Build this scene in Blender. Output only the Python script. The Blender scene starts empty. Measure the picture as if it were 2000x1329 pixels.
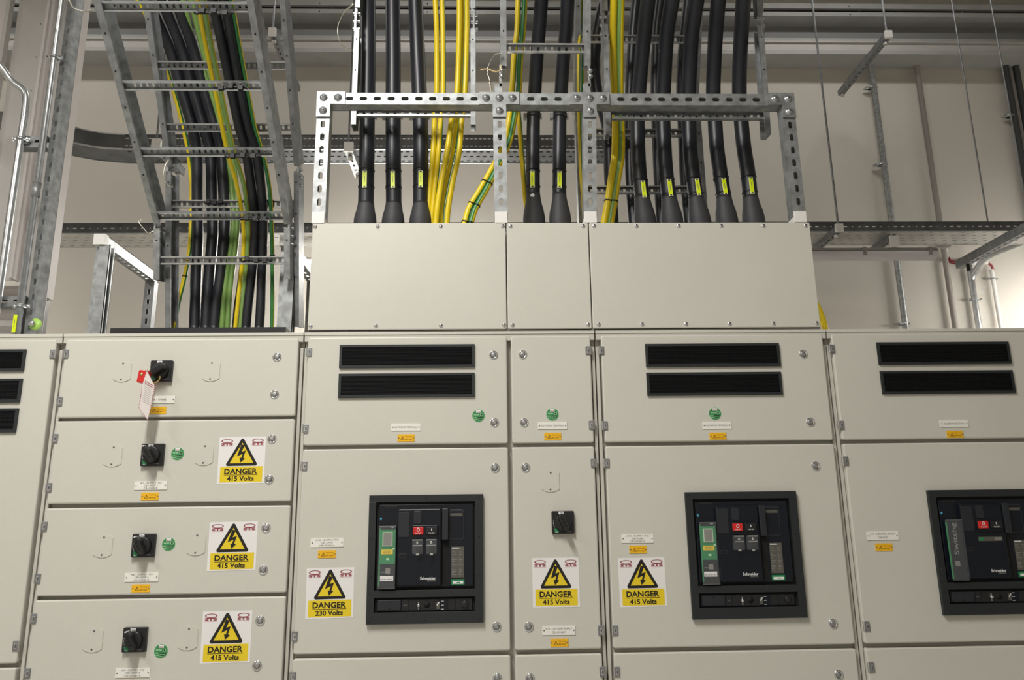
import bpy, math, random
from mathutils import Vector, Matrix
random.seed(4)
SC=bpy.context.scene; COL=SC.collection
V=Vector; PI=math.pi
# ---------------------------------------------------------------- camera
YAW,PIT,ROL,F=0.03091045,0.23055082,-0.01361787,1520.0
EYE=V((0,-2.25,1.65))
_f=V((math.sin(YAW)*math.cos(PIT),math.cos(YAW)*math.cos(PIT),math.sin(PIT)))
_r=V((math.cos(YAW),-math.sin(YAW),0)); _u=_r.cross(_f)
CR=math.cos(ROL)*_r+math.sin(ROL)*_u; CU=-math.sin(ROL)*_r+math.cos(ROL)*_u
cam=bpy.data.cameras.new('camera'); co=bpy.data.objects.new('camera',cam); COL.objects.link(co)
cam.sensor_width=36; cam.lens=36*F/2000; cam.clip_start=.05; cam.clip_end=60
m3=Matrix((CR,CU,-_f)).transposed(); co.matrix_world=Matrix.Translation(EYE)@m3.to_4x4(); SC.camera=co
def ray(px,py): return _f+CR*((px-1000)/F)-CU*((py-664.5)/F)
def P(px,py,Y=0.0):
    d=ray(px,py); return EYE+d*((Y+2.25)/d.y)
def PX(px,py,X):
    d=ray(px,py); return EYE+d*(X/d.x)
def proj(p):
    v=V(p)-EYE; w=v.dot(_f); return 1000+F*v.dot(CR)/w, 664.5-F*v.dot(CU)/w
# ---------------------------------------------------------------- materials
MT={}
def mat(n,col,rough=.5,metal=0,noise=0,nscale=20,bump=0,bscale=300,col2=None,emit=0,trans=0,alpha=1,spec=.5,stretch=None):
    m=bpy.data.materials.new(n); m.use_nodes=True; nt=m.node_tree; b=nt.nodes['Principled BSDF']
    b.inputs['Base Color'].default_value=(*col,1); b.inputs['Roughness'].default_value=rough; b.inputs['Metallic'].default_value=metal
    b.inputs['Specular IOR Level'].default_value=spec
    tc=nt.nodes.new('ShaderNodeTexCoord'); src=tc.outputs['Object']
    if stretch:
        mp=nt.nodes.new('ShaderNodeMapping'); mp.inputs['Scale'].default_value=stretch; nt.links.new(src,mp.inputs[0]); src=mp.outputs[0]
    if noise:
        nz=nt.nodes.new('ShaderNodeTexNoise'); nz.inputs['Scale'].default_value=nscale; nz.inputs['Detail'].default_value=5; nt.links.new(src,nz.inputs[0])
        rp=nt.nodes.new('ShaderNodeValToRGB'); c2=col2 or tuple(c*(1-noise) for c in col)
        rp.color_ramp.elements[0].position=.35; rp.color_ramp.elements[1].position=.65
        rp.color_ramp.elements[0].color=(*c2,1); rp.color_ramp.elements[1].color=(*col,1)
        nt.links.new(nz.outputs[0],rp.inputs[0]); nt.links.new(rp.outputs[0],b.inputs['Base Color'])
    if bump:
        n2=nt.nodes.new('ShaderNodeTexNoise'); n2.inputs['Scale'].default_value=bscale; nt.links.new(src,n2.inputs[0])
        bp=nt.nodes.new('ShaderNodeBump'); bp.inputs['Strength'].default_value=bump; bp.inputs['Distance'].default_value=.002
        nt.links.new(n2.outputs[0],bp.inputs['Height']); nt.links.new(bp.outputs[0],b.inputs['Normal'])
    if emit:
        b.inputs['Emission Color'].default_value=(*col,1); b.inputs['Emission Strength'].default_value=emit
    if trans: b.inputs['Transmission Weight'].default_value=trans; b.inputs['IOR'].default_value=1.3
    if alpha<1: b.inputs['Alpha'].default_value=alpha
    MT[n]=m; return m
mat('panel_paint',(.612,.598,.532),.42,bump=.12,bscale=420,noise=.03,nscale=3)
mat('body_paint',(.55,.535,.475),.45,noise=.04,nscale=4)
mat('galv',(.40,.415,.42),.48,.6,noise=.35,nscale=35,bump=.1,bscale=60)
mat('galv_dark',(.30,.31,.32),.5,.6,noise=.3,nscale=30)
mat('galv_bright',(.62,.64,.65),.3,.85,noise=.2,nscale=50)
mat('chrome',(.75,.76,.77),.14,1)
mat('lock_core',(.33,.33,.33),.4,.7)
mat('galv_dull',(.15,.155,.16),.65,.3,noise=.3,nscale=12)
mat('galv_lit_below',(.60,.59,.57),.5,.35,noise=.15,nscale=6)  # paler zinc: light from below is put into the tray base colour
mat('tube_soft',(1,.97,.9),.5,emit=105)
mat('steel_dark',(.20,.20,.21),.35,.8)
mat('rubber_black',(.010,.0115,.016),.40,noise=.5,nscale=18,col2=(.018,.020,.027),bump=.15,bscale=40,stretch=(1,1,.15))
mat('shrink_grey',(.04,.041,.045),.62,bump=.3,bscale=50)
mat('earth_yellow',(.80,.60,.01),.38,noise=.1,nscale=12)
mat('earth_green',(.035,.20,.05),.4)
mat('earth_green_pale',(.20,.34,.085),.4)
mat('cleat_black',(.02,.02,.022),.5)
mat('tie_black',(.01,.01,.011),.45)
mat('tag_yellow',(.78,.93,.0),.4)
mat('tag_rim',(.85,.9,.45),.4)
mat('black_plastic',(.012,.0125,.014),.38)
mat('black_louvre',(.007,.0075,.009),.6)
mat('bezel_plastic',(.015,.0185,.021),.5,bump=.1,bscale=500)
mat('face_plastic',(.006,.0085,.014),.35,spec=.35)
mat('face_raised',(.017,.020,.026),.42)
mat('void_black',(.002,.002,.002),.8)
mat('sign_white',(.82,.80,.79),.4)
mat('sign_yellow',(.80,.60,.02),.4)
mat('sign_black',(.01,.009,.008),.4)
mat('logo_red',(.30,.05,.07),.5)
mat('logo_pink',(.62,.30,.32),.5)
mat('plate_white',(.83,.82,.76),.35)
mat('plate_text',(.22,.20,.18),.5)
mat('warn_orange',(.86,.47,.01),.35)
mat('warn_text',(.22,.11,.02),.5)
mat('green_label',(.045,.25,.085),.45)
mat('green_rim',(.52,.68,.48),.45)
mat('green_text',(.50,.78,.48),.5)
mat('trip_green',(.015,.22,.075),.35)
mat('lcd_grey',(.22,.21,.19),.3)
mat('red_plastic',(.62,.02,.02),.3)
mat('dark_red',(.18,.01,.015),.4)
mat('white_ink',(.8,.8,.8),.5)
mat('grey_ink',(.25,.25,.24),.5)
mat('label_grey',(.10,.095,.08),.4)
mat('blue_dot',(.08,.35,.6),.4)
mat('clear_plastic',(.75,.77,.78),.12,alpha=.045)
mat('brass',(.75,.60,.22),.25,1)
mat('tag_paper',(.72,.66,.63),.5)
mat('tag_red',(.35,.08,.09),.5)
mat('wall_paint',(.60,.565,.51),.85,noise=.04,nscale=2,bump=.05,bscale=60)
mat('ceiling_paint',(.34,.34,.34),.8)
mat('floor_paint',(.48,.48,.46),.5,noise=.1,nscale=3)
mat('beam_grey',(.42,.42,.41),.6,noise=.1,nscale=6)
mat('beam_shade',(.27,.27,.275),.7)
mat('cladding',(.52,.50,.475),.55,noise=.06,nscale=8)
mat('cladding_pale',(.62,.575,.56),.55)
mat('brown_grey',(.30,.27,.25),.6)
mat('conduit_dark',(.03,.033,.035),.5)
mat('lamp_body',(.42,.40,.37),.5)
mat('lamp_diffuser',(.62,.59,.60),.22)
mat('tube_lit',(1,.97,.9),.5,emit=95)
mat('cap_white',(.80,.78,.75),.45)
mat('wire_silver',(.70,.67,.58),.3,.8)
mat('cream_wire',(.75,.58,.28),.4)
mat('lime_plastic',(.45,.75,.15),.4)
# ---------------------------------------------------------------- mesh builder
class MB:
    def __init__(s): s.v=[];s.f=[];s.m=[];s.names=[];s.M=Matrix.Identity(4);s.sm=[]
    def mi(s,n):
        if n not in s.names: s.names.append(n)
        return s.names.index(n)
    def add(s,vs,fs,mt,smooth=False):
        b=len(s.v); M=s.M; s.v+=[M@V(x) for x in vs]; k=s.mi(mt)
        for f in fs: s.f.append([b+i for i in f]); s.m.append(k); s.sm.append(smooth)
    def box(s,x0,x1,y0,y1,z0,z1,mt):
        vs=[(x,y,z) for x in (x0,x1) for y in (y0,y1) for z in (z0,z1)]
        s.add(vs,[(0,1,3,2),(4,6,7,5),(0,4,5,1),(2,3,7,6),(0,2,6,4),(1,5,7,3)],mt)
    def rbox(s,x0,x1,y0,y1,z0,z1,r,mt,seg=3):
        # front (y0) edge rounded box: rounded rectangle in xz, chamfered front
        def loop(i,y):
            o=[]
            for cx,cz,a0 in ((x1-r,z1-r,0),(x0+r,z1-r,90),(x0+r,z0+r,180),(x1-r,z0+r,270)):
                for k in range(seg+1):
                    a=math.radians(a0+90*k/seg); o.append((cx+(r-i)*math.cos(a),y,cz+(r-i)*math.sin(a)))
            return o
        c=min(r*.6,(y1-y0)*.5)
        ls=[loop(0,y1),loop(0,y0+c),loop(c*.3,y0+c*.3),loop(c,y0)]
        n=len(ls[0]); vs=sum(ls,[]); fs=[]
        for j in range(3):
            for k in range(n): fs.append((j*n+k,j*n+(k+1)%n,(j+1)*n+(k+1)%n,(j+1)*n+k))
        fs.append(tuple(range(3*n,4*n))); fs.append(tuple(reversed(range(n))))
        s.add(vs,fs,mt)
    def prism(s,pts,y0,y1,mt):  # pts in (x,z); front at y0
        n=len(pts); vs=[(x,y0,z) for x,z in pts]+[(x,y1,z) for x,z in pts]
        s.add(vs,[tuple(range(n)),tuple(range(2*n-1,n-1,-1))]+[(k,(k+1)%n,n+(k+1)%n,n+k) for k in range(n)],mt)
    def prof(s,pts,x0,x1,mt,skip=()):  # profile pts (y,z) swept on x
        n=len(pts); vs=[(x0,y,z) for y,z in pts]+[(x1,y,z) for y,z in pts]
        s.add(vs,[(k,k+1,n+k+1,n+k) for k in range(n-1)],mt)
    def flat(s,pts,y,mt):
        s.add([(x,y,z) for x,z in pts],[tuple(range(len(pts)))],mt)
    def rect(s,x0,x1,z0,z1,y,mt): s.flat([(x0,z0),(x1,z0),(x1,z1),(x0,z1)],y,mt)
    def cyl(s,a,b,r,mt,n=16,r2=None,cap=True,smooth=True):
        a=V(a);b=V(b);d=(b-a).normalized(); t=V((0,0,1)) if abs(d.z)<.9 else V((1,0,0))
        u=d.cross(t).normalized(); w=d.cross(u); r2=r if r2 is None else r2
        vs=[a+(u*math.cos(2*PI*k/n)+w*math.sin(2*PI*k/n))*r for k in range(n)]+[b+(u*math.cos(2*PI*k/n)+w*math.sin(2*PI*k/n))*r2 for k in range(n)]
        s.add(vs,[(k,n+k,n+(k+1)%n,(k+1)%n) for k in range(n)],mt,smooth)
        if cap: s.add(vs,[tuple(range(n)),tuple(range(2*n-1,n-1,-1))],mt)
    def lathe(s,c,prof,mt,n=20,ax='y'):  # prof [(r,h)] along -y from c
        vs=[];c=V(c)
        for r,h in prof:
            for k in range(n):
                a=2*PI*k/n
                vs.append(c+(V((r*math.cos(a),-h,r*math.sin(a))) if ax=='y' else V((r*math.cos(a),r*math.sin(a),h))))
        fs=[(j*n+k,j*n+(k+1)%n,(j+1)*n+(k+1)%n,(j+1)*n+k) for j in range(len(prof)-1) for k in range(n)]
        fs.append(tuple(range((len(prof)-1)*n,len(prof)*n))); s.add(vs,fs,mt,True)
    def tube(s,path,r,mt,n=12,mats=None,cap=True,phase=0.0):
        path=[V(p) for p in path]; N=len(path); rr=r if isinstance(r,(list,tuple)) else [r]*N
        vs=[]; ref=None
        for i,p in enumerate(path):
            t=(path[min(i+1,N-1)]-path[max(i-1,0)]).normalized()
            if ref is None: ref=V((0,-1,0)) if abs(t.y)<.9 else V((1,0,0))
            u=(ref-t*ref.dot(t)).normalized(); ref=u; w=t.cross(u)
            for k in range(n):
                a=2*PI*k/n+phase; vs.append(p+(u*math.cos(a)+w*math.sin(a))*rr[i])
        b=len(s.v)
        s.v+=[s.M@x for x in vs]
        for i in range(N-1):
            for k in range(n):
                s.f.append([b+i*n+k,b+i*n+(k+1)%n,b+(i+1)*n+(k+1)%n,b+(i+1)*n+k])
                s.m.append(s.mi(mats(k,n) if mats else mt)); s.sm.append(True)
        if cap:
            k0=s.mi(mt); s.f.append([b+k for k in range(n)]);s.m.append(k0);s.sm.append(False)
            s.f.append([b+(N-1)*n+k for k in range(n-1,-1,-1)]);s.m.append(k0);s.sm.append(False)
    def slotted(s,L,W,slots,t,mt,yoff=0,seg=10,square=False):
        """plate in local x (length 0..L) / z (width), front at y=yoff, back y=yoff+t; slots=[(cx,len,wid)] (all centred in width unless 4th value)"""
        slots=sorted(slots); cur=0.0
        for i,sl in enumerate(slots):
            cx,l,w=sl[:3]
            a=(slots[i-1][0]+cx)/2 if i else max(0,cx-l*.9); b=(slots[i+1][0]+cx)/2 if i<len(slots)-1 else min(L,cx+l*.9)
            if i==0 and a>1e-6: s.box(0,a,yoff,yoff+t,-W/2,W/2,mt)
            if i==len(slots)-1 and L-b>1e-6: s.box(b,L,yoff,yoff+t,-W/2,W/2,mt)
            hx0,hx1=a-cx,b-cx; hz=W/2
            if square: inner=[(l/2,w/2),(-l/2,w/2),(-l/2,-w/2),(l/2,-w/2)]; outer=[(hx1,hz),(hx0,hz),(hx0,-hz),(hx1,-hz)]
            else:
                angs=sorted([2*PI*k/seg for k in range(seg)]+[math.atan2(hz,hx1)%(2*PI),math.atan2(hz,hx0)%(2*PI),math.atan2(-hz,hx0)%(2*PI),math.atan2(-hz,hx1)%(2*PI)])
                inner=[];outer=[]; r=min(l,w)/2; ex=max(0,l/2-r); ez=max(0,w/2-r)
                for an in angs:
                    c,q=math.cos(an),math.sin(an)
                    lo,hi=0,max(l,w)
                    for _ in range(14):
                        md=(lo+hi)/2; dx=max(abs(c*md)-ex,0); dz=max(abs(q*md)-ez,0)
                        if dx*dx+dz*dz<r*r: lo=md
                        else: hi=md
                    inner.append((c*lo,q*lo))
                    tx=(hx1 if c>0 else hx0)/c if abs(c)>1e-9 else 1e9; tz=(hz if q>0 else -hz)/q if abs(q)>1e-9 else 1e9
                    tt=min(tx,tz); outer.append((c*tt,q*tt))
            n=len(inner)
            vs=[(cx+x,yoff,z) for x,z in inner]+[(cx+x,yoff,z) for x,z in outer]+[(cx+x,yoff+t,z) for x,z in inner]+[(cx+x,yoff+t,z) for x,z in outer]
            fs=[]
            for k in range(n):
                j=(k+1)%n
                fs+= [(k,j,n+j,n+k),(2*n+j,2*n+k,3*n+k,3*n+j),(j,k,2*n+k,2*n+j),(n+k,n+j,3*n+j,3*n+k)]
            s.add(vs,fs,mt)
        if not slots: s.box(0,L,yoff,yoff+t,-W/2,W/2,mt)
    def text(s,body,cx,cz,w,h,y,mt,bold=0.0,rot=0):
        vs,fs=textmesh(body,bold)
        xs=[q[0] for q in vs];zs=[q[1] for q in vs]
        x0,x1,z0,z1=min(xs),max(xs),min(zs),max(zs); sx=w/(x1-x0); sz=h/(z1-z0) if h else sx
        c,q=math.cos(rot),math.sin(rot); o=[]
        for a,b in vs:
            a=(a-(x0+x1)/2)*sx; b=(b-(z0+z1)/2)*sz
            o.append((cx+a*c-b*q,y,cz+a*q+b*c))
        s.add(o,fs,mt)
    def build(s,name,parent=None,bevel=0,label=None):
        me=bpy.data.meshes.new(name); me.from_pydata([tuple(x) for x in s.v],[],s.f)
        for n in s.names: me.materials.append(MT[n])
        me.polygons.foreach_set('material_index',s.m); me.polygons.foreach_set('use_smooth',s.sm); me.update()
        o=bpy.data.objects.new(name,me); COL.objects.link(o)
        if parent is not None:
            o.parent=parent; o.matrix_parent_inverse=Matrix.Translation(-parent_loc(parent))
        if bevel:
            b=o.modifiers.new('bevel','BEVEL'); b.width=bevel; b.segments=2; b.limit_method='ANGLE'
        if label: o['label']=label
        return o
_PL={}
def parent_loc(p):
    return p.location.copy() if p.parent is None else V((0,0,0))
_TX={}
def textmesh(body,bold):
    k=(body,bold)
    if k in _TX: return _TX[k]
    cu=bpy.data.curves.new('t','FONT'); cu.body=body; cu.offset=bold; cu.resolution_u=2; cu.align_x='CENTER'
    o=bpy.data.objects.new('t',cu); me=o.to_mesh()
    vs=[(v.co.x,v.co.y) for v in me.vertices]; fs=[tuple(p.vertices) for p in me.polygons]
    o.to_mesh_clear(); bpy.data.objects.remove(o); _TX[k]=(vs,fs); return _TX[k]
LONG=[]
def tag(o,label=None,cat=None,group=None,kind=None):
    if label and len(label.split())>16: LONG.append(label); print('LONG',len(label.split()),label)
    if label: o['label']=label
    if cat: o['category']=cat
    if group: o['group']=group
    if kind: o['kind']=kind
    return o
def thing(name,loc,label,cat,group=None):
    o=bpy.data.objects.new(name,None); COL.objects.link(o); o.location=loc; o.empty_display_size=.05
    return tag(o,label,cat,group)
def struct(name,mb): return tag(mb.build(name),kind='structure')
def frame(o,xd,yd):   # local x along xd, local y along yd (away from viewer of the plate front)
    x=V(xd).normalized(); y=V(yd); y=(y-x*y.dot(x)).normalized(); z=x.cross(y)
    M=Matrix((x,y,z)).transposed().to_4x4(); return Matrix.Translation(V(o))@M
def strut(mb,p0,p1,back,mt='galv',w=.041,d=.041,pitch=.044,sl=.026,sw=.0135,m0=.03,m1=.03,slots=True,side_slots=False):
    """U channel: slotted face toward -back, side walls running toward back"""
    p0=V(p0);p1=V(p1);L=(p1-p0).length; mb.M=frame(p0,p1-p0,back); t=.0025
    S=[]
    if slots:
        n=int((L-m0-m1)/pitch); off=m0+((L-m0-m1)-(n)*pitch)/2
        S=[(off+pitch*k,sl,sw) for k in range(n+1)]
    mb.slotted(L,w,S,t,mt)
    mb.box(0,L,t,d,-w/2,-w/2+t,mt); mb.box(0,L,t,d,w/2-t,w/2,mt)
    mb.box(0,L,d-t,d,-w/2,-w/2+.009,mt); mb.box(0,L,d-t,d,w/2-.009,w/2,mt)
    mb.M=Matrix.Identity(4)
# ---------------------------------------------------------------- room shell
WY=3.75
CEIL=6.35
mb=MB(); mb.box(-6,7,WY,WY+.2,0,CEIL,'wall_paint'); struct('wall_back',mb)
mb=MB(); mb.box(-6.2,-6,-4.5,WY+.2,0,CEIL,'wall_paint'); struct('wall_left',mb)
mb=MB(); mb.box(7,7.2,-4.5,WY+.2,0,CEIL,'wall_paint'); struct('wall_right',mb)
mb=MB(); mb.box(-6,7,-4.7,-4.5,0,CEIL,'wall_paint'); struct('wall_front',mb)
mb=MB(); mb.box(-6.2,7.2,-4.7,WY+.2,-.2,0,'floor_paint'); struct('floor',mb)
mb=MB(); mb.box(-6.2,7.2,-4.7,WY+.2,CEIL,CEIL+.2,'ceiling_paint'); struct('ceiling',mb)
# wall-top rails
def zat(y,Y,px=1300): return P(px,y,Y).z
mb=MB()
Yf=WY-.22
z=lambda y,Y=Yf: zat(y,Y)
mb.box(-6,7,Yf,WY,z(104),z(97),'beam_grey'); mb.box(-6,7,Yf+.01,WY,z(97),z(82),'cladding')
mb.box(-6,7,Yf-.01,WY,z(82),z(80),'cladding'); mb.box(-6,7,Yf+.02,WY,z(80),z(70),'beam_grey')
mb.box(-6,7,Yf+.12,WY,z(70),z(34),'beam_shade')  # recessed web; its shade is put into the darker grey
bm=mb.build('roof_beam'); tag(bm,'grey folded steel beam along the top of the back wall','beam')
mb=MB()
mb.box(-6,7,Yf-.03,Yf+.12,z(34),z(26),'beam_grey'); mb.box(-6,7,Yf,Yf+.12,z(25),z(19),'void_black'); mb.box(-6,7,Yf-.03,Yf+.12,z(19),z(9),'beam_grey')
for i in range(14):
    x=-5+i*.9; mb.box(x,x+.008,Yf-.033,Yf-.03,z(30)-.01,z(30),'void_black'); mb.box(x,x+.008,Yf-.033,Yf-.03,z(14)-.01,z(14),'void_black'); mb.box(x+.1,x+.105,Yf-.002,Yf,z(25),z(19),'beam_grey')
bm=mb.build('ceiling_rail'); tag(bm,'grey rail with a thin black gap along the very top of the picture','rail')
# ---------------------------------------------------------------- switchboard
R={ 't':2.190,'q1':1.8725,'q2':1.8612,'q3':1.3115,'q4':1.2995,'bot':.42}
DT=.022
def dz(py,px): return P(px,py).z
def hinge(door,px,py,left=True):
    c=P(px,py); mb=MB(); w,h=.0155,.026
    mb.rbox(c.x-w/2,c.x+w/2,-.003,.004,c.z-h/2,c.z+h/2,.002,'galv_dark',2)
    mb.box(c.x-.003,c.x+.004,-.0036,-.003,c.z-.008,c.z+.007,'chrome'); mb.box(c.x-.001,c.x+.003,-.004,-.0036,c.z-.005,c.z+.004,'steel_dark')
    s=-1 if left else 1
    mb.cyl((c.x+s*w/2,0,c.z-h/2),(c.x+s*w/2,0,c.z+h/2),.0028,'chrome',10)
    mb.build('hinge',door)
def lock(door,px,py):
    c=P(px,py); mb=MB()
    mb.lathe((c.x,0,c.z),[(.0132,0),(.0132,.001),(.0118,.0025),(.0098,.003),(.0088,.0018)],'chrome',28)
    mb.lathe((c.x,0,c.z),[(.0072,.0015),(.0072,.003),(.006,.0036)],'lock_core',20)
    a=random.uniform(.3,1.2); mb.M=Matrix.Translation((c.x,0,c.z))@Matrix.Rotation(a,4,'Y')
    mb.box(-.0045,.0045,-.0045,-.0034,-.0010,.0010,'chrome'); mb.M=Matrix.Identity(4)
    mb.build('lock',door)
def vent(door,x0,y0,x1,y1):
    a=P((x0+x0)/2,(y0+y1)/2); b=P(x1,(y0+y1)/2); zt=P((x0+x1)/2,y0).z; zb=P((x0+x1)/2,y1).z
    X0,X1=a.x,b.x; mb=MB(); e=.0075
    mb.box(X0,X1,-.002,0,zb,zt,'void_black')
    for q in ((X0,X1,zb,zb+e),(X0,X1,zt-e,zt),(X0,X0+e,zb+e,zt-e),(X1-e,X1,zb+e,zt-e)): mb.box(q[0],q[1],-.006,-.002,q[2],q[3],'bezel_plastic')
    n=15; h=(zt-zb-2*e)/n
    for k in range(n):
        zz=zb+e+h*k; mb.add([(X0+e,-.0055,zz),(X1-e,-.0055,zz),(X1-e,-.0022,zz+h*.75),(X0+e,-.0022,zz+h*.75)],[(0,1,2,3)],'black_louvre')
    for k in range(1,14):
        xx=X0+(X1-X0)*k/14; mb.box(xx-.0006,xx+.0006,-.0040,-.002,zb+e,zt-e,'void_black')
    mb.build('vent_grille',door)
def nameplate(door,px,py,lines,w=.078,h=.0205):
    c=P(px,py); mb=MB(); mb.M=Matrix.Translation(c)@Matrix.Rotation(random.uniform(-.008,.008),4,'Y')
    mb.box(-w/2,w/2,-.0018,0,-h/2,h/2,'plate_white')
    for s in (-1,1): mb.lathe((s*(w/2-.0045),-.0018,0),[(.0019,0),(.0014,.001)],'steel_dark',10)
    n=len(lines); lh=.0048 if n==3 else .0055
    for i,l in enumerate(lines):
        zz=((n-1)/2-i)*(h*.31 if n==3 else .0095)
        mb.text(l,0,zz,min(len(l)*.0042,w-.018),lh*.86,-.0022,'plate_text')
    mb.build('name_plate',door,label='small white engraved plate reading '+' '.join(lines))
def warnplate(door,px,py,l2='400 Volts',screws=True,w=.0435,h=.0195):
    c=P(px,py); mb=MB(); mb.M=Matrix.Translation(c)
    mb.box(-w/2,w/2,-.0015,0,-h/2,h/2,'warn_orange')
    t='warn_text'; y=-.0019
    if screws:
        for s in (-1,1): mb.lathe((s*(w/2-.0035),-.0015,0),[(.0019,0),(.0014,.001)],'steel_dark',10)
        tx,ts=-.0095,.0062; a,b='Warning',l2; x=.0075; ww=.020
    else: tx,ts=-w*.31,.0062; a,b='WARNING',l2; x=w*.17; ww=w*.56
    tri(mb,tx,-.0002,ts*2,ts*1.75,.0011,y,t); mb.rect(tx-.0005,tx+.0005,-.002,.0022,y,t); mb.rect(tx-.0005,tx+.0005,-.0036,-.0026,y,t)
    mb.text(a,x,.0036,ww,.0036,y,t,.01); mb.text(b,x,-.0036,ww,.0036,y,t,.01)
    return mb.build('warning_plate' if screws else 'warning_label',door)
def tri(mb,cx,cz,w,h,t,y,mt):
    o=[(cx-w/2,cz-h/2),(cx+w/2,cz-h/2),(cx,cz+h/2)]; k=t*1.9
    i=[(cx-w/2+k,cz-h/2+t),(cx+w/2-k,cz-h/2+t),(cx,cz+h/2-t*2.1)]
    mb.add([(x,y,z) for x,z in o+i],[(0,1,4,3),(1,2,5,4),(2,0,3,5)],mt)
def circ(cx,cz,r,n=32,rz=None,a0=0,a1=2*PI):
    rz=rz or r; return [(cx+r*math.cos(a0+(a1-a0)*k/n),cz+rz*math.sin(a0+(a1-a0)*k/n)) for k in range(n)]
def ringf(mb,cx,cz,r1,r2,z1,z2,y,mt,n=24):
    vs=[(cx+r1*math.cos(2*PI*k/n),y,cz+z1*math.sin(2*PI*k/n)) for k in range(n)]+[(cx+r2*math.cos(2*PI*k/n),y,cz+z2*math.sin(2*PI*k/n)) for k in range(n)]
    mb.add(vs,[(k,(k+1)%n,n+(k+1)%n,n+k) for k in range(n)],mt)
def teststicker(door,px,py,ticked=True):
    c=P(px,py); mb=MB(); mb.M=Matrix.Translation(c)@Matrix.Rotation(random.uniform(-.05,.08),4,'Y'); r=.0192
    mb.prism(circ(0,0,r),-.0004,0,'green_rim'); mb.flat(circ(0,0,r*.93),-.0007,'green_label')
    y=-.001; mb.rect(-.007,.0065,.0085,.0165,y,'sign_white'); mb.rect(-.0055,-.001,.0093,.0125,-.0012,'logo_pink'); mb.rect(.0005,.005,.0093,.0125,-.0012,'logo_pink')
    mb.text('TESTED',-.006,.0025,.016,.0036,y,'green_text',.03)
    ringq=[(.005,-.0008),(.013,-.0008),(.013,.0062),(.005,.0062)]; e=.0012
    for q in ((.005,.013,-.0008,-.0008+e),(.005,.013,.0062-e,.0062),(.005,.005+e,-.0008,.0062),(.013-e,.013,-.0008,.0062)): mb.rect(q[0],q[1],q[2],q[3],y,'green_text')
    mb.text('DATE',-.0105,-.0055,.008,.0026,y,'green_text',.03); mb.rect(-.004,.012,-.0076,-.007,y,'green_text')
    mb.text('INITIAL',-.009,-.0107,.011,.0026,y,'green_text',.03); mb.rect(-.002,.010,-.0135,-.0128,y,'green_text')
    if ticked:
        for k in range(7):
            x=-.003+.0024*k+random.uniform(-.0006,.0006); zz=-.0048 if k%2 else -.0058
            mb.flat([(x,zz-.0015),(x+.0016,zz-.001),(x+.0022,zz+.0018),(x+.0004,zz+.0016)],-.0012,'sign_black')
        for k in range(3):
            x=.001+.003*k; mb.flat([(x,-.0118),(x+.002,-.0115),(x+.0022,-.0095),(x+.0003,-.0097)],-.0012,'sign_black')
        mb.flat([(.0075,.001),(.0105,.0006),(.0112,.0045),(.0078,.0047)],-.0012,'sign_black')
    mb.build('test_sticker',door,label='round green tested sticker')
BOLT=[(.478,.16),(.55,.185),(.492,.322),(.582,.295),(.53,.452),(.572,.468),(.478,.555),(.452,.445),(.487,.455),(.517,.365),(.395,.42)]
def danger(door,q,volts):
    c=[P(*a) for a in q]; cen=sum(c,V())/4; w=((c[1]-c[0]).length+(c[2]-c[3]).length)/2; h=((c[3]-c[0]).length+(c[2]-c[1]).length)/2
    dx=(c[1]-c[0])+(c[2]-c[3]); ang=math.atan2(dx.z,dx.x)
    mb=MB(); mb.M=Matrix.Translation(cen)@Matrix.Rotation(-ang,4,'Y')
    U=lambda u,v:((u-.5)*w,(.5-v)*h)
    mb.box(-w/2,w/2,-.0005,0,-h/2,h/2,'sign_white')
    pts=[]
    for (u,v),a0 in (((.205,.588),150),((.795,.588),-90),((.5,.068),30)):
        x,zz=U(u,v)
        for k in range(5):
            a=math.radians(a0+30*k); pts.append((x+.0045*math.cos(a),zz+.0045*math.sin(a)))
    mb.flat(pts,-.0008,'sign_black')
    mb.flat([U(.245,.565),U(.755,.565),U(.5,.125)],-.0011,'sign_yellow')
    mb.flat([U(u,v) for u,v in BOLT],-.0014,'sign_black')
    a=U(.055,.97);b=U(.955,.64); mb.rect(a[0],b[0],a[1],b[1],-.0008,'sign_yellow')
    x,zz=U(.495,.738); mb.text('DANGER',x,zz,w*.70,h*.122,-.0012,'sign_black',.03)
    a=U(.14,.822);b=U(.85,.812); mb.rect(a[0],b[0],a[1],b[1],-.0012,'sign_black')
    x,zz=U(.495,.893); mb.text(volts,x,zz,w*.57,h*.105,-.0012,'sign_black',.028)
    for u in (.17,.83):
        x,zz=U(u,.085); ringf(mb,x,zz,w*.125,w*.10,h*.042,h*.030,-.0009,'logo_red')
        mb.flat([(x-w*.06,zz-h*.028),(x+w*.06,zz-h*.028),(x+w*.03,zz-h*.055),(x-w*.03,zz-h*.055)],-.00085,'logo_pink')
        x,zz=U(u,.152); mb.text('STS',x,zz,w*.25,h*.055,-.0009,'logo_red',.05)
        mb.rect(x-w*.125,x+w*.125,zz-h*.042,zz-h*.036,-.0009,'logo_pink'); 
    mb.build('danger_sign',door,label='white and yellow high voltage sign reading DANGER '+volts)
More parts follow.
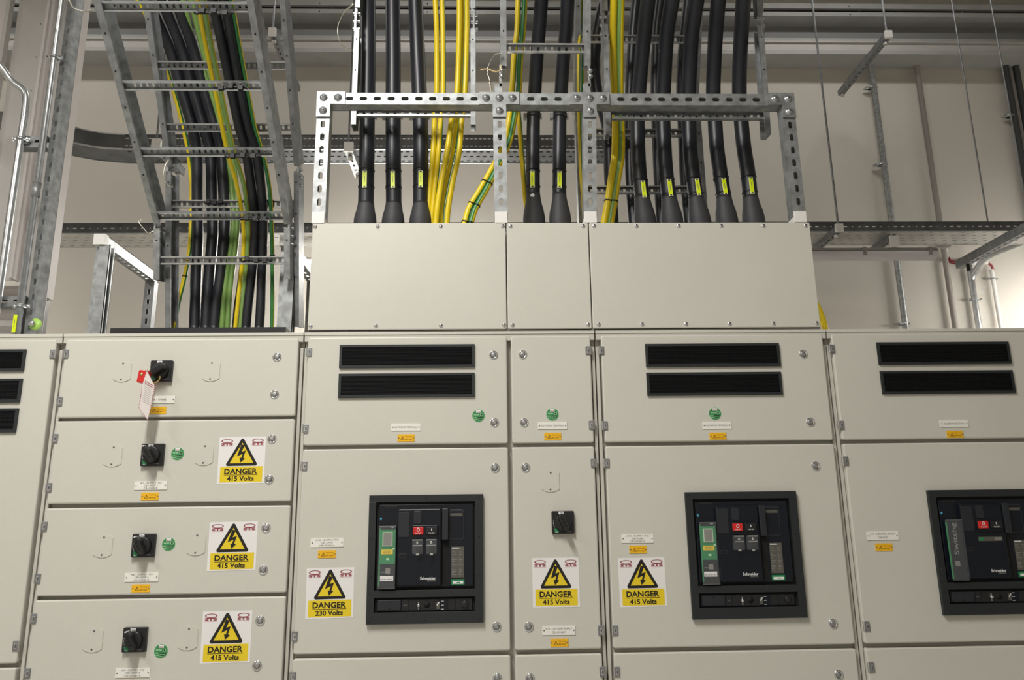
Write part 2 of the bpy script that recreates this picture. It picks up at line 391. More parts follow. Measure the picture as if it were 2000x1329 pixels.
def blank(door,px,py):
    c=P(px,py); mb=MB(); w,h=.0255,.031; pts=[]
    r=.036
    def shape(k):
        o=[]
        for s in (1,-1):
            for j in range(9):
                a=s*math.radians(-45+90*j/8) if False else math.radians((90 if s>0 else 270)-44+88*j/8)
                o.append((.0365*k*math.cos(a),.0365*k*math.sin(a)*.86))
        return o
    sh=shape(1)[::1]
    sh=[(max(-w,min(w,x)),zz) for x,zz in sh]; sh.sort(key=lambda q:math.atan2(q[1],q[0]))
    mb.M=Matrix.Translation(c)
    mb.prism(sh,-.0016,0,'panel_paint')
    for s in (1,-1): mb.lathe((.001*s,-.0016,s*.0235),[(.0026,0),(.0024,.001),(.0012,.0016)],'steel_dark',12)
    mb.build('blanking_cover',door)
def cabinet(label,x0,x1,doors,depth=1.0):
    root=thing('switchgear_cabinet',(0,0,0),label,'cabinet','switchboard cabinets'); root.location=((x0+x1)/2,.5,0)
    mb=MB(); mb.box(x0+.001,x1-.001,DT+.004,depth,.1,2.196,'body_paint')
    mb.box(x0+.001,x1-.001,.001,depth,2.197,2.206,'panel_paint')
    mb.box(x0+.0015,x1-.0015,.003,DT+.004,2.178,2.197,'body_paint')
    for xx in (x0+.0015,x1-.0105): mb.box(xx,xx+.009,.012,DT+.004,.1,2.16,'body_paint')
    mb.box(x0+.02,x1-.02,.05,depth-.05,0,.1,'black_plastic')
    mb.build('cabinet_body',root,bevel=.0008)
    out=[]
    for (a,b,z0,z1) in doors:
        mb=MB(); mb.rbox(a,b,0,DT,z0,z1,.006,'panel_paint',4); mb.box(a+.02,b-.02,DT,DT+.004,z0+.02,z1-.02,'black_plastic')
        out.append(mb.build('door',root))
    return root,out
ca,da=cabinet('grey cabinet cut off by the left edge, with three black vents one above another',-1.95,-1.2455,[(-1.94,-1.262,1.302,2.188),(-1.94,-1.262,.42,1.291)])
cb,db=cabinet('grey cabinet with a column of shallow doors and rotary isolator handles',-1.2445,-.5455,[(-1.2345,-.559,1.958,2.188),(-1.2345,-.559,1.717,1.949),(-1.2345,-.559,1.4715,1.7055),(-1.2345,-.559,1.23,1.4615),(-1.2345,-.559,.98,1.22)])
cc,dc=cabinet('grey double-width cabinet with a DANGER 230 Volts sign beside its circuit breaker',-.5445,.3175,[(-.532,.054,R['q1'],R['t']),(-.532,.054,R['q3'],R['q2']),(-.532,.054,R['bot'],R['q4']),(.066,.303,R['q1'],R['t']),(.066,.303,R['q3'],R['q2']),(.066,.303,R['bot'],R['q4'])])
cd,dd=cabinet('grey cabinet with two black vents above a framed circuit breaker and DANGER 415 Volts sign',.3185,1.0175,[(.335,1.004,R['q1'],R['t']),(.335,1.004,R['q3'],R['q2']),(.335,1.004,R['bot'],R['q4'])])
ce,de=cabinet('grey cabinet at the right edge with the BUSBAR SECTION plate, its front in dimmer light',1.0185,1.72,[(1.031,1.705,R['q1'],R['t']),(1.031,1.705,R['q3'],R['q2']),(1.031,1.705,R['bot'],R['q4'])])
for d,px,py,l in [(da[0],103,692,0),(da[0],31,1262,0),(db[0],129,692,1),(db[0],117,785,1),(db[1],108,857,1),(db[1],96,953,1),(db[2],87,1029,1),(db[2],74,1131,1),(db[3],66,1209,1),(db[3],54,1316,1),
 (dc[0],604,688,1),(dc[0],597,838,1),(dc[1],594.5,911,1),(dc[1],575.5,1244,1),(dc[2],572,1323,1),
 (dc[3],1148.5,685,0),(dc[3],1155,831,0),(dc[4],1159,905,0),(dc[4],1173.5,1232,0),(dc[5],1176.5,1313,0),
 (dd[0],1174.5,685,1),(dd[0],1181.5,832,1),(dd[1],1185,905,1),(dd[1],1201.5,1232,1),(dd[2],1205,1313,1),
 (de[0],1625,682,1),(de[0],1643,831,1),(de[1],1651.5,901,1),(de[1],1693,1224,1),(de[2],1702,1304,1)]: hinge(d,px,py,bool(l))
for d,px,py in [(db[0],541,698),(db[0],536,771),(db[1],531,858),(db[1],525.5,937),(db[2],519.5,1032),(db[2],514,1114),(db[3],508,1213),(db[3],502,1301),
 (dc[0],964,694),(dc[0],965.5,826),(dc[1],967,914.5),(dc[1],970,1225),(dc[2],971.5,1326),(dc[3],1021,693),(dc[3],1023.5,826),(dc[4],1026.5,914),(dc[4],1033,1225),(dc[5],1035,1326),
 (dd[0],1568.5,692),(dd[0],1582.5,825),(dd[1],1593,911),(dd[1],1627,1219),(dd[2],1638,1319)]: lock(d,px,py)
for d,q in [(dc[0],(663.5,674,927,719)),(dc[0],(661.5,730,927,777)),(dd[0],(1260.5,672,1522,717)),(dd[0],(1263,728,1526,773)),(de[0],(1713,669,1971,712.5)),(de[0],(1720,725,1979,769.5)),
 (da[0],(-95,684,50,726)),(da[0],(-100,741,42.5,787)),(da[0],(-106,799,35,846))]: vent(d,*q)
OT=['OUTGOING TERMINALS']
for d,x,y,l in [(dc[0],793,835,OT),(dc[3],1079,832,OT),(dd[0],1400,831.5,OT),(de[0],1863,828,['BUSBAR SECTION']),
 (db[0],311,781,['A6 - SPARE']),(db[1],295,949,['A7 - SUPPLY TO','CB1-MDP-1','CB1/SWB/8']),(db[2],277,1128,['A8 - SUPPLY TO','CB1-MDP-2','CB1/SWB/13']),(db[3],259.5,1315,['A9 - SUPPLY TO','CB1-MDP-3','CB1/SWB/14']),
 (dc[1],639,1060.5,['A12 - SUPPLY TO','CB1-CPDP','CB1/SWB/16']),(dc[4],1091.5,1232,['A14 - CB1-UDB1 SUPPLY','CB1/SWB/7']),(dd[1],1245,1052.5,['A15 - SUPPLY TO','CB1-PDB2','CB1/SWB/15']),(de[1],1723.5,1047,['A17 - NEUTRAL EARTH','DEVICE'])]:
    nameplate(d,x,y,l,.0905 if len(l)>1 or 'A6' in l[0] else .084,.0235 if len(l)>1 else .0205)
for d,x,y in [(dc[0],793,856),(dc[3],1079.5,853),(dd[0],1402,852.5),(de[0],1865,849),(db[0],308,802),(db[1],293,970),(db[2],275,1150),(db[3],257,1338),(dc[1],638.5,1083),(dc[4],1092.5,1256),(dd[1],1246,1074),(de[1],1726,1069.5)]:
    warnplate(d,x,y,w=.049,h=.0205)
for d,x,y in [(dc[0],934.5,812.5),(dc[3],1079,810),(dd[0],1396.5,808.5),(db[1],347,887),(db[2],329.5,1063.5),(db[3],314.5,1272.5)]: teststicker(d,x,y,True)
for d,x,y in [(db[0],239,726),(db[0],412.5,725),(db[1],220.5,890.5),(db[1],399,888),(db[2],201.5,1067),(db[2],383.5,1063),(db[3],182,1251),(db[3],367.5,1247),(dc[4],1075,940)]: blank(d,x,y)
V4='415 Volts'
for d,q,v in [(db[1],((429,855),(520.5,853),(515,944),(423.6,946)),V4),(db[2],((410.4,1020.6),(504,1019),(499,1114),(403.5,1116.6)),V4),(db[3],((397,1195.5),(493.5,1193),(487.5,1294.5),(390,1297)),V4),
 (dc[1],((599.5,1111),(692,1108.5),(690,1207),(596,1210)),'230 Volts'),(dc[4],((1038.8,1091),(1129.5,1089),(1133,1186),(1041.5,1187.5)),V4),(dd[1],((1206,1091),(1296.5,1089),(1304,1185),(1212,1187)),V4)]: danger(d,q,v)
# rotary switches
def rotary(px,py,label,ang,locked=False):
    c=P(px,py); root=thing('rotary_switch',c,label,'switch','rotary isolator switches'); s=.0315
    mb=MB(); T=Matrix.Translation(c); mb.M=T; mb.rbox(-s,s,-.011,0,-s,s,.003,'black_plastic',3)
    ringf(mb,0,0,.0265,.0245,.0265,.0245,-.0114,'bezel_plastic',32)
    mb.text('Schneider',.012,-.024,.020,.0042,-.0114,'grey_ink',.02)
    mb.build('base_plate',root)
    mb=MB(); mb.M=T; mb.rect(-.012,.002,.021,.030,-.0116,'sign_white'); mb.text('ON',-.005,.0255,.008,.005,-.0119,'sign_black'); mb.build('position_label',root,label='white ON label')
    mb=MB(); mb.M=T; mb.flat([(-.026,-.018),(-.0215,-.0145),(-.012,-.024),(-.013,-.029),(-.021,-.029)],-.0116,'trip_green'); mb.text('OFF',-.019,-.0265,.008,.003,-.0119,'white_ink')
    for k in range(5):
        a=math.radians(170+k*9); mb.rect(.027*math.cos(a)-.0008,.027*math.cos(a)+.0008,.027*math.sin(a)-.0008,.027*math.sin(a)+.0008,-.0118,'white_ink')
    mb.build('scale_marks',root)
    mb=MB(); mb.M=T
    mb.lathe((0,-.011,0),[(.0235,0),(.0232,.009),(.0215,.0105)],'black_plastic',32)
    mb.M=T@Matrix.Rotation(ang,4,'Y')   # local z = pointing direction
    # tapered grip bar with pointed nose
    L0,L1=-.0235,.0265
    pts0=[(-.0085,L0+.006),(-.005,L0),(.005,L0),(.0085,L0+.006),(.0095,.012),(.004,L1),(-.004,L1),(-.0095,.012)]
    n=len(pts0); k=.78
    vs=[(x,-.020,zz) for x,zz in pts0]+[(x*k,-.041,zz*.95) for x,zz in pts0]+[(x*k*.8,-.044,zz*.9) for x,zz in pts0]
    fs=[(i,(i+1)%n,n+(i+1)%n,n+i) for i in range(n)]+[(n+i,n+(i+1)%n,2*n+(i+1)%n,2*n+i) for i in range(n)]+[tuple(range(2*n,3*n)),tuple(range(n-1,-1,-1))]
    mb.add(vs,fs,'black_plastic')
    for i in range(3): mb.box(-.0035,.0035,-.0447,-.0438,-.012+i*.010,-.007+i*.010,'void_black')
    if not locked: mb.box(-.0022,.0022,-.043,-.020,L1-.004,L1+.0012,'white_ink')
    mb.build('handle',root,bevel=.0008)
    return root,c
rotary(317,726,'black rotary switch with its handle padlocked by a red lock, on the topmost door',-.75*PI+.3,True)
rotary(300,889.5,'black rotary switch beside the green sticker on the A7 door, just under the padlocked one',-.55)
rotary(282.5,1066,'black rotary switch on the A8 door, above the CB1-MDP-2 plate',-.45)
rotary(265.5,1249.5,'black rotary switch on the A9 door, lowest of the left column',-.45)
rotary(1099,1021,'lone black rotary switch on the narrow middle door above a DANGER sign',-.42)
# padlock and lockout tag
c=P(281,737,-.052); pl=thing('padlock',c,'small red padlock hooked through the topmost rotary switch','padlock')
mb=MB(); mb.M=Matrix.Translation(c)@Matrix.Rotation(.12,4,'Y'); mb.rbox(-.014,.014,-.010,.010,-.018,.018,.004,'red_plastic'); mb.lathe((-.004,-.010,.006),[(.0045,0),(.004,.001)],'brass',14); mb.build('lock_body',pl)
mb=MB(); pth=[]
cc0=P(297,736,-.056)
for k in range(17):
    a=math.radians(-165+170*k/16); pth.append(cc0+V((.022*math.cos(a),-.006*math.sin(a*1.0),.017*math.sin(a))))
mb.tube(pth,.0018,'brass',8); mb.build('shackle',pl,label='thin brass shackle')
a0=[(286.7,723.6),(303,755),(295,795),(288,821),(270.5,797),(277,755)]
pts=[P(x,y,-.070+.012*(x-270)/33) for x,y in a0]
lt=thing('lockout_tag',pts[0],'long white tag with red striped edge hanging from the red padlock','tag')
mb=MB(); n=6; nrm=V((0,-1,0)); off=V((0,.0008,0))
mb.add(pts+[p+off for p in pts],[tuple(range(n)),tuple(range(2*n-1,n-1,-1))]+[(k,(k+1)%n,n+(k+1)%n,n+k) for k in range(n)],'tag_paper')
o2=V((0,-.0004,0))
for a,b in ((0,1),(1,2),(2,3),(3,4),(4,5),(5,0)):
    A,B=pts[a],pts[b]; m=int((B-A).length/.006); inw=((sum(pts,V())/6)-(A+B)/2).normalized()*.0022
    for k in range(m):
        p=A.lerp(B,(k+.1)/m);q=A.lerp(B,(k+.6)/m); mb.add([p+o2,q+o2,q+inw+o2,p+inw+o2],[(0,1,2,3)],'tag_red')
def tg(u,v): # u across, v down
    L=pts[5].lerp(pts[4],v);Rr=pts[1].lerp(pts[2],v); return L.lerp(Rr,u)
for i in range(12):
    v=-.15+i*.085; t='tag_red' if i<2 else 'grey_ink'; h=.035 if i<2 else .012
    mb.add([tg(.18,v-.12)+o2,tg(.82,v+.1)+o2,tg(.82,v+.1+h)+o2,tg(.18,v-.12+h)+o2],[(0,1,2,3)],t)
mb.build('tag_card',lt)
mb=MB(); cc1=pts[0]+V((0,0,-.006)); mb.tube([cc1+V((.003*math.cos(a),-.003*math.sin(a),.004+.004*math.sin(a))) for a in [k*PI/4 for k in range(9)]],.0006,'brass',6); mb.build('tag_ring',lt)
# circuit breakers
def breaker(px0,py0,px1,py1,label,kind):
    a=P(px0,py0); b=P(px1,py1); x0,z1=a.x,a.z; W=.319; H=z1-b.z
    root=thing('circuit_breaker',(x0+W/2,.1,b.z),label,'circuit breaker','framed circuit breakers')
    X=lambda u:x0+u*W; Z=lambda v:z1-v*H
    def B(mb,u0,u1,v0,v1,y0,y1,m,r=0):
        if r: mb.rbox(X(u0),X(u1),y0,y1,Z(v1),Z(v0),r,m)
        else: mb.box(X(u0),X(u1),y0,y1,Z(v1),Z(v0),m)
    mb=MB()
    u=(.064,.93); rows=[(0,.058),(.745,.80),(.913,1)]
    for v0,v1 in rows: B(mb,0,1,v0,v1,-.012,0,'bezel_plastic')
    for v0,v1 in ((.058,.745),(.80,.913)): B(mb,0,u[0],v0,v1,-.012,0,'bezel_plastic'); B(mb,u[1],1,v0,v1,-.012,0,'bezel_plastic')
    for uu in (.03,.5,.965):
        for v in (.022,.975): mb.lathe((X(uu),-.012,Z(v)),[(.0022,0),(.0015,.0012)],'black_plastic',10)
    for uu in (.03,.965):
        for v in (.34,.64): mb.lathe((X(uu),-.012,Z(v)),[(.0026,0),(.0018,.0014)],'black_plastic',10)
    B(mb,u[0],u[1],.058,.745,-.0012,0,'void_black'); B(mb,u[0],u[1],.80,.913,-.0012,0,'void_black')
    mb.build('bezel_frame',root,bevel=.001)
    mb=MB(); B(mb,.085,.915,.075,.725,-.006,-.0012,'face_plastic',.003)
    B(mb,.70,.835,.12,.36,-.0075,-.006,'face_raised',.006); B(mb,.71,.825,.132,.35,-.0082,-.0075,'face_plastic',.005)
    B(mb,.71,.82,.15,.175,-.0086,-.0082,'label_grey')
    B(mb,.64,.70,.115,.70,-.0066,-.006,'void_black')
    mb.lathe((X(.104),-.006,Z(.188)),[(.0035,0),(.003,.0008)],'blue_dot',12) if False else mb.box(X(.097),X(.113),-.0068,-.006,Z(.197),Z(.178),'blue_dot')
    B(mb,.13,.245,.082,.098,-.0065,-.006,'black_plastic')
    mb.build('face_panel',root)
    mb=MB(); B(mb,.255,.638,.112,.715,-.018,-.006,'face_plastic',.006); B(mb,.262,.362,.135,.335,-.0195,-.018,'face_raised',.004); B(mb,.395,.463,.13,.232,-.0195,-.018,'face_raised',.004)
    B(mb,.275,.335,.465,.497,-.0186,-.018,'face_raised',.002); B(mb,.28,.33,.469,.49,-.0190,-.0186,'void_black')
    mb.text('Schneider',X(.525),Z(.655),.137*W,0,-.0184,'white_ink',.02)
    mb.text('Electric',X(.555),Z(.672),.072*W,0,-.0184,'grey_ink',.01)
    mb.build('front_cover',root)
    mb=MB(); B(mb,.642,.698,.112,.36,-.021,-.006,'face_raised',.003); mb.build('charging_handle',root)
    # buttons
    mb=MB(); B(mb,.385,.612,.242,.345,-.0215,-.018,'face_plastic',.004); mb.build('button_housing',root)
    mb=MB(); B(mb,.393,.483,.256,.317,-.0245,-.0215,'red_plastic',.002); ringf(mb,X(.438),Z(.277),.0042,.0026,.0052,.0034,-.0249,'white_ink'); mb.text('Push OFF',X(.438),Z(.304),.05*W,.011*H,-.0249,'white_ink',.01); mb.build('push_off_button',root,label='red push off button')
    mb=MB(); B(mb,.503,.603,.256,.317,-.0245,-.0215,'black_plastic',.002); mb.rect(X(.55),X(.557),Z(.286),Z(.268),-.0249,'white_ink'); mb.text('Push ON',X(.553),Z(.304),.05*W,.011*H,-.0249,'white_ink',.01); mb.build('push_on_button',root,label='black push on button')
    if kind!='neutral':
        for u0 in (.388,.508):
            mb=MB(); B(mb,u0,u0+.092,.352,.468,-.034,-.019,'clear_plastic',.003); B(mb,u0+.002,u0+.09,.352,.362,-.035,-.034,'grey_ink'); B(mb,u0+.006,u0+.086,.395,.405,-.0345,-.034,'grey_ink')
            mb.lathe((X(u0+.046),-.034,Z(.378)),[(.004,0),(.003,.0015)],'chrome',12); B(mb,u0+.034,u0+.06,.462,.476,-.030,-.026,'chrome'); mb.build('padlock_cover',root,label='clear plastic flap below the push buttons')
    else:
        mb=MB(); B(mb,.385,.60,.385,.42,-.0188,-.018,'label_grey'); B(mb,.39,.43,.39,.415,-.0192,-.0188,'trip_green'); B(mb,.53,.595,.39,.415,-.0192,-.0188,'lcd_grey'); mb.build('state_window',root)
    # trip unit
    if kind!='neutral':
        mb=MB(); B(mb,.100,.243,.25,.725,-.020,-.006,'face_plastic',.002); B(mb,.112,.24,.275,.54,-.0206,-.020,'trip_green'); B(mb,.100,.112,.262,.71,-.0206,-.020,'trip_green')
        B(mb,.215,.235,.418,.43,-.021,-.0206,'green_rim'); B(mb,.165,.19,.495,.51,-.021,-.0206,'green_text')
        B(mb,.16,.20,.572,.615,-.0206,-.020,'lcd_grey')
        mb.text('5.0A',X(.21),Z(.255),.03*W,.010*H,-.0206,'white_ink'); B(mb,.12,.16,.60,.606,-.0206,-.02,'grey_ink')
        tu=mb.build('trip_unit',root,label='green electronic trip unit behind a clear cover')
        mb=MB(); B(mb,.130,.216,.293,.403,-.0225,-.0206,'green_rim'); B(mb,.137,.209,.300,.396,-.0229,-.0225,'lcd_grey'); mb.build('display',tu)
        mb=MB(); B(mb,.122,.220,.430,.466,-.0216,-.0206,'sign_yellow'); 
        for k in range(3): B(mb,.135,.205,.438+.009*k,.441+.009*k,-.0219,-.0216,'warn_text')
        mb.build('caution_label',tu,label='yellow label')
        mb=MB(); B(mb,.116,.228,.632,.670,-.0216,-.020,'sign_white'); 
        for k in range(4): B(mb,.122+.025*k,.140+.025*k,.655,.659,-.0219,-.0216,'sign_black')
        mb.build('serial_label',tu,label='white serial label')
        mb=MB(); B(mb,.096,.246,.244,.73,-.0265,-.0232,'clear_plastic',.002); B(mb,.096,.246,.244,.247,-.0268,-.0265,'grey_ink'); B(mb,.096,.246,.727,.73,-.0268,-.0265,'grey_ink'); mb.build('clear_cover',tu)
    else:
        mb=MB(); B(mb,.100,.243,.25,.725,-.020,-.006,'face_plastic',.002); B(mb,.100,.115,.262,.715,-.0206,-.020,'trip_green'); B(mb,.145,.185,.575,.615,-.0206,-.020,'lcd_grey')
        mb.text('Switchg',X(.175),Z(.395),.26*H,.056*W,-.0206,'grey_ink',.01,rot=PI/2)
        tu=mb.build('trip_unit',root,label='black cover plate with vertical grey lettering Switch')
        mb=MB(); B(mb,.096,.246,.244,.73,-.0265,-.0232,'clear_plastic',.002); B(mb,.096,.246,.244,.247,-.0268,-.0265,'grey_ink'); mb.build('clear_cover',tu)
    mb=MB(); B(mb,.722,.832,.415,.655,-.0068,-.006,'label_grey')
    rr=random.Random(3)
    for k in range(17):
        v=.425+.0128*k; w=rr.uniform(.3,1)
        if k in (1,5,12): continue
        B(mb,.728,.728+.05*w,v,v+.004,-.0071,-.0068,'grey_ink'); B(mb,.79,.79+.035*w,v,v+.004,-.0071,-.0068,'grey_ink')
    B(mb,.728,.79,.422,.43,-.0072,-.0071,'white_ink')
    mb.build('rating_plate',root)
    mb=MB(); B(mb,.722,.838,.668,.712,-.0072,-.006,'trip_green',.001); B(mb,.735,.826,.683,.703,-.0077,-.0072,'sign_white'); B(mb,.77,.80,.69,.696,-.008,-.0077,'trip_green'); mb.build('green_label',root)
    # lower control strip
    mb=MB(); B(mb,.085,.905,.813,.905,-.005,-.0012,'face_plastic',.002); B(mb,.095,.295,.818,.90,-.008,-.005,'face_raised',.003)
    for v in (.832,.885): mb.lathe((X(.195),-.008,Z(v)),[(.002,0),(.0015,.001)],'void_black',10)
    for q in ((.305,.355),(.365,.615),(.70,.755),(.768,.90)): 
        B(mb,q[0],q[1],.82,.9,-.0058,-.005,'bezel_plastic'); B(mb,q[0]+.006,q[1]-.006,.827,.893,-.0062,-.0058,'black_plastic')
    mb.text('A-1',X(.33),Z(.86),.03*W,.012*H,-.0066,'grey_ink')
    mb.lathe((X(.515),-.0062,Z(.858)),[(.0085,0),(.0085,.002)],'void_black',20)
    for k in range(3): B(mb,.635,.66,.832+k*.03,.836+k*.03,-.0055,-.005,'white_ink')
    st=mb.build('control_strip',root)
    mb=MB(); mb.lathe((X(.445),-.0062,Z(.862)),[(.0045,0),(.004,.006)],'chrome',16); B(mb,.44,.45,.835,.895,-.009,-.0062,'galv'); mb.build('key_lock',st)
    mb=MB(); B(mb,.598,.625,.84,.893,-.0085,-.005,'label_grey',.001); mb.flat([(X(.598),Z(.862)),(X(.604),Z(.868)),(X(.624),Z(.842)),(X(.618),Z(.836))],-.009,'white_ink'); mb.build('position_pointer',st)
    mb=MB(); mb.lathe((X(.842),-.0058,Z(.858)),[(.0095,0),(.009,.006),(.0075,.007)],'black_plastic',20); mb.build('knob',st)
    return root
breaker(722.5,968.5,713.5,1220,'circuit breaker in a black frame beside the DANGER 230 Volts sign','air')
breaker(1336,962.5,1354.5,1210,'circuit breaker in a black frame right of the DANGER 415 Volts sign and A15 plate','air')
breaker(1808,958.5,1841,1202,'dark circuit breaker cut off by the right edge, with vertical Switch lettering','neutral')
# ---------------------------------------------------------------- top boxes
def topbox(label,x0,x1,sx_top,sx_bot,warn):
    root=thing('cable_box',((x0+x1)/2,.3,2.206),label,'enclosure','grey cable boxes on top of the switchboard')
    z0,z1=2.208,2.549; t=.0015; mb=MB()
    X0,X1=x0+.0015,x1-.0015
    mb.box(X0,X0+t,.004,.6,z0,z1,'body_paint'); mb.box(X1-t,X1,.004,.6,z0,z1,'body_paint'); mb.box(X0+t,X1-t,.598,.6,z0,z1,'body_paint'); mb.box(X0+t,X1-t,.004,.598,z0,z0+t,'body_paint')
    mb.box(X0+t,X1-t,.004,.598,z1-t,z1,'body_paint'); mb.build('box_body',root)
    mb=MB(); mb.rbox(X0,X1,-.002,.003,z0+.004,z1,.004,'panel_paint',2); cv=mb.build('cover_panel',root)
    for xs,py in ((sx_top,444 if x0<.3 else 442),(sx_bot,636 if x0<.3 else 633)):
        for px in xs:
            c=P(px,py); zz=z1-.012 if py<500 else z0+.016; mb=MB(); mb.lathe((c.x,-.002,zz),[(.0062,0),(.0062,.0012),(.0045,.003),(.0022,.0038)],'chrome',16)
            mb.M=Matrix.Translation((c.x,-.0058,zz))@Matrix.Rotation(random.uniform(0,1.5),4,'Y'); mb.box(-.0022,.0022,-.0003,.0006,-.0005,.0005,'steel_dark'); mb.box(-.0005,.0005,-.0003,.0006,-.0022,.0022,'steel_dark'); mb.build('cover_screw',cv)
    c=P(*warn); mb=warnplate(cv,warn[0],warn[1],'400 volts',False,.041,.0155)
topbox('wide grey cable box with a light sheen, above the leftmost pair of framed vents',-.5365,.056,(616,738,861,982),(607,734.5,861,984.5),(796,538))
topbox('narrow grey cable box between the two wide ones',.056,.3105,(997,1139),(1001,1148.5),(1067,538))
topbox('wide grey cable box under the row of five black cables',.3105,1.003,(1160,1242.5,1325,1408,1490.5,1572.5),(1169,1253.5,1339.5,1424.5,1510,1594.5),(1372.5,536.5))
# ---------------------------------------------------------------- strut frame over the boxes
fr=thing('steel_framework',(.23,.02,2.549),'galvanised slotted steel frame bolted together above the three cable boxes','frame')
ZB0,ZB1=2.549,2.985
BY=0.0
beamz=P(850,193,BY).z
def part(mb,n,p,bevel=0,label=None): return mb.build(n,p,bevel,label)
xs_t=[P(633,190,BY).x,P(975,190,BY).x,P(1151,190,BY).x,P(1537,188,BY).x]
xs_b=[P(622,420,BY).x,P(979,420,BY).x,P(1153,420,BY).x,P(1562,420,BY).x]
zc=beamz
for i,(a,b) in enumerate(zip(xs_t,xs_b)):
    mb=MB(); strut(mb,(a,BY,zc-.02),(b,BY,ZB0+.02),(0,1,0),m0=.05,m1=.03,slots=True); part(mb,'post',fr)
    mb=MB(); mb.rbox(b-.0195,b+.0195,BY-.004,BY+.044,ZB0-.0005,ZB0+.036,.002,'cap_white'); part(mb,'end_cap',fr,label='white plastic cap at the foot of a post')
for i in range(3):
    a,b=xs_t[i],xs_t[i+1]; mb=MB(); strut(mb,(a+.02,BY,zc),(b-.02,BY,zc),(0,1,0),m0=.06,m1=.06); part(mb,'beam',fr)
def bracket(cx,arms,bolts):
    mb=MB(); y0=BY-.006; y1=BY-.001; w=.0205
    for x0,x1,z0,z1 in arms: mb.box(cx+x0,cx+x1,y0,y1,zc+z0,zc+z1,'galv')
    br=mb.build('bracket',fr)
    for bx,bz in bolts:
        mb=MB(); mb.lathe((cx+bx,y0,zc+bz),[(.0125,0),(.0125,.0018)],'galv_bright',20); mb.lathe((cx+bx,y0-.0018,zc+bz),[(.0088,0),(.0088,.004),(.007,.006)],'galv_bright',6); mb.lathe((cx+bx,y0-.0075,zc+bz),[(.004,0),(.0035,.001)],'steel_dark',10); mb.build('bolt',br)
w=.0215
bracket(xs_t[0],[(-w,.068,-w,w),(-w,w,-.066,-w)],[(0,0),(.045,0),(0,-.045)])
bracket(xs_t[1],[(-.064,.064,-w,w),(-w,w,-.066,-w)],[(-.042,0),(0,0),(.042,0),(0,-.045)])
bracket(xs_t[2],[(-.064,.064,-w,w),(-w,w,-.066,-w)],[(-.042,0),(0,0),(.042,0),(0,-.045)])
bracket(xs_t[3],[(-.068,w,-w,w),(-w,w,-.066,-w)],[(0,0),(-.042,0),(0,-.045)])
# ---------------------------------------------------------------- ladders
def ladder(label,secs,X0,W,fl=.022,dep=.05,group='galvanised cable ladders',mt='galv',gap=True,sp=.0208,shift=(0,0)):
    """secs: list of ((Ytop,Ztop),(Ybot,Zbot),[rung pixel rows])"""
    a,b,q=secs[0]; k=.3/math.hypot(a[0]-b[0],a[1]-b[1]); secs=[((a[0]+(a[0]-b[0])*k,a[1]+(a[1]-b[1])*k),b,q)]+list(secs[1:])
    A=secs[-1][1]; root=thing('cable_ladder',(X0,A[0],A[1]),label,'cable ladder',group)
    for si,(a,b,rungs) in enumerate(secs):
        a3=V((X0+shift[0]*si,a[0],a[1]));b3=V((X0+shift[0]*si,b[0],b[1])); d=(b3-a3); L=d.length; d.normalize()
        nb=V((1,0,0)).cross(d); 
        if nb.y<0: nb=-nb
        for s in (-1,1):
            o=a3+V((s*W/2,0,0)); mb=MB(); mb.M=frame(o,d,nb); zs=mb.M.to_3x3()@V((0,0,1)); q=-s if zs.x>0 else s  # direction of inside
            t=.002
            i0,i1=sorted((0,q*fl)); mb.box(0,L,0,t,i0,i1,mt); mb.box(0,L,dep-t,dep,i0,i1,mt)
            w0,w1=sorted((0,q*t)); mb.box(0,L,t,dep-t,w0,w1,mt)
            i0,i1=sorted((q*(fl-t),q*fl)); mb.box(0,L,t,.008,i0,i1,mt)
            for k in range(int(L/.06)):
                xx=.03+k*.06; i0,i1=sorted((q*t,q*t*1.6)); mb.box(xx,xx+.03,dep*.40,dep*.62,i0,i1,'steel_dark')
            for k in range(int(L/.12)):
                xx=.04+k*.12; i0,i1=sorted((q*fl*.4,q*fl*.65)); mb.box(xx,xx+.006,-.0006,0,i0,i1,'void_black')
            mb.build('side_rail',root)
        for py in rungs:
            lo,hi=-.6,1.6
            for _ in range(40):
                mid=(lo+hi)/2; yy=proj(a3.lerp(b3,mid))[1]
                if yy<py: lo=mid
                else: hi=mid
            c=a3.lerp(b3,(lo+hi)/2)+nb*.012
            # rung: slotted web facing front with two lips
            mb=MB(); up=-d; mb.M=frame(c+V((-W/2+.004,0,0)),(1,0,0),nb); h=.030; Wr=W-.008
            n=int((Wr-.02)/sp); off=(Wr-(n-1)*sp)/2
            mb.slotted(Wr,h-.004,[(off+k*sp,.0085,.0135) for k in range(n)],.0015,mt,yoff=.010,square=True)
            for s2 in (-1,1):
                z0,z1=sorted((s2*(h/2-.002),s2*h/2)); mb.box(0,Wr,-.002,.0115,z0,z1,mt)
                z0,z1=sorted((s2*(h/2-.005),s2*h/2)); mb.box(0,Wr,-.0035,-.002,z0,z1,'galv_bright')
            mb.build('rung',root)
        if si<len(secs)-1:
            for s in (-1,1):
                c=b3+V((s*(W/2-.004),0,0)); n2=V((secs[si+1][1][0]-b[0],secs[si+1][1][1]-b[1])).normalized()
                mb=MB(); mb.M=frame(c-d*.07,d,nb); mb.box(0,.09,.006,.044,-.003,.003,'galv_bright')
                mb.M=frame(c,V((0,n2.x,n2.y)),(0,1,0)); mb.box(-.015,.09,.004,.042,-.005,.001,'galv_bright')
                for k in range(3): mb.cyl((.01+.03*k,.022,-.012),(.01+.03*k,.022,.012),.006,'galv_bright',6)
                mb.build('hinge_coupler',root,label='bright bolted coupler plate')
    return root
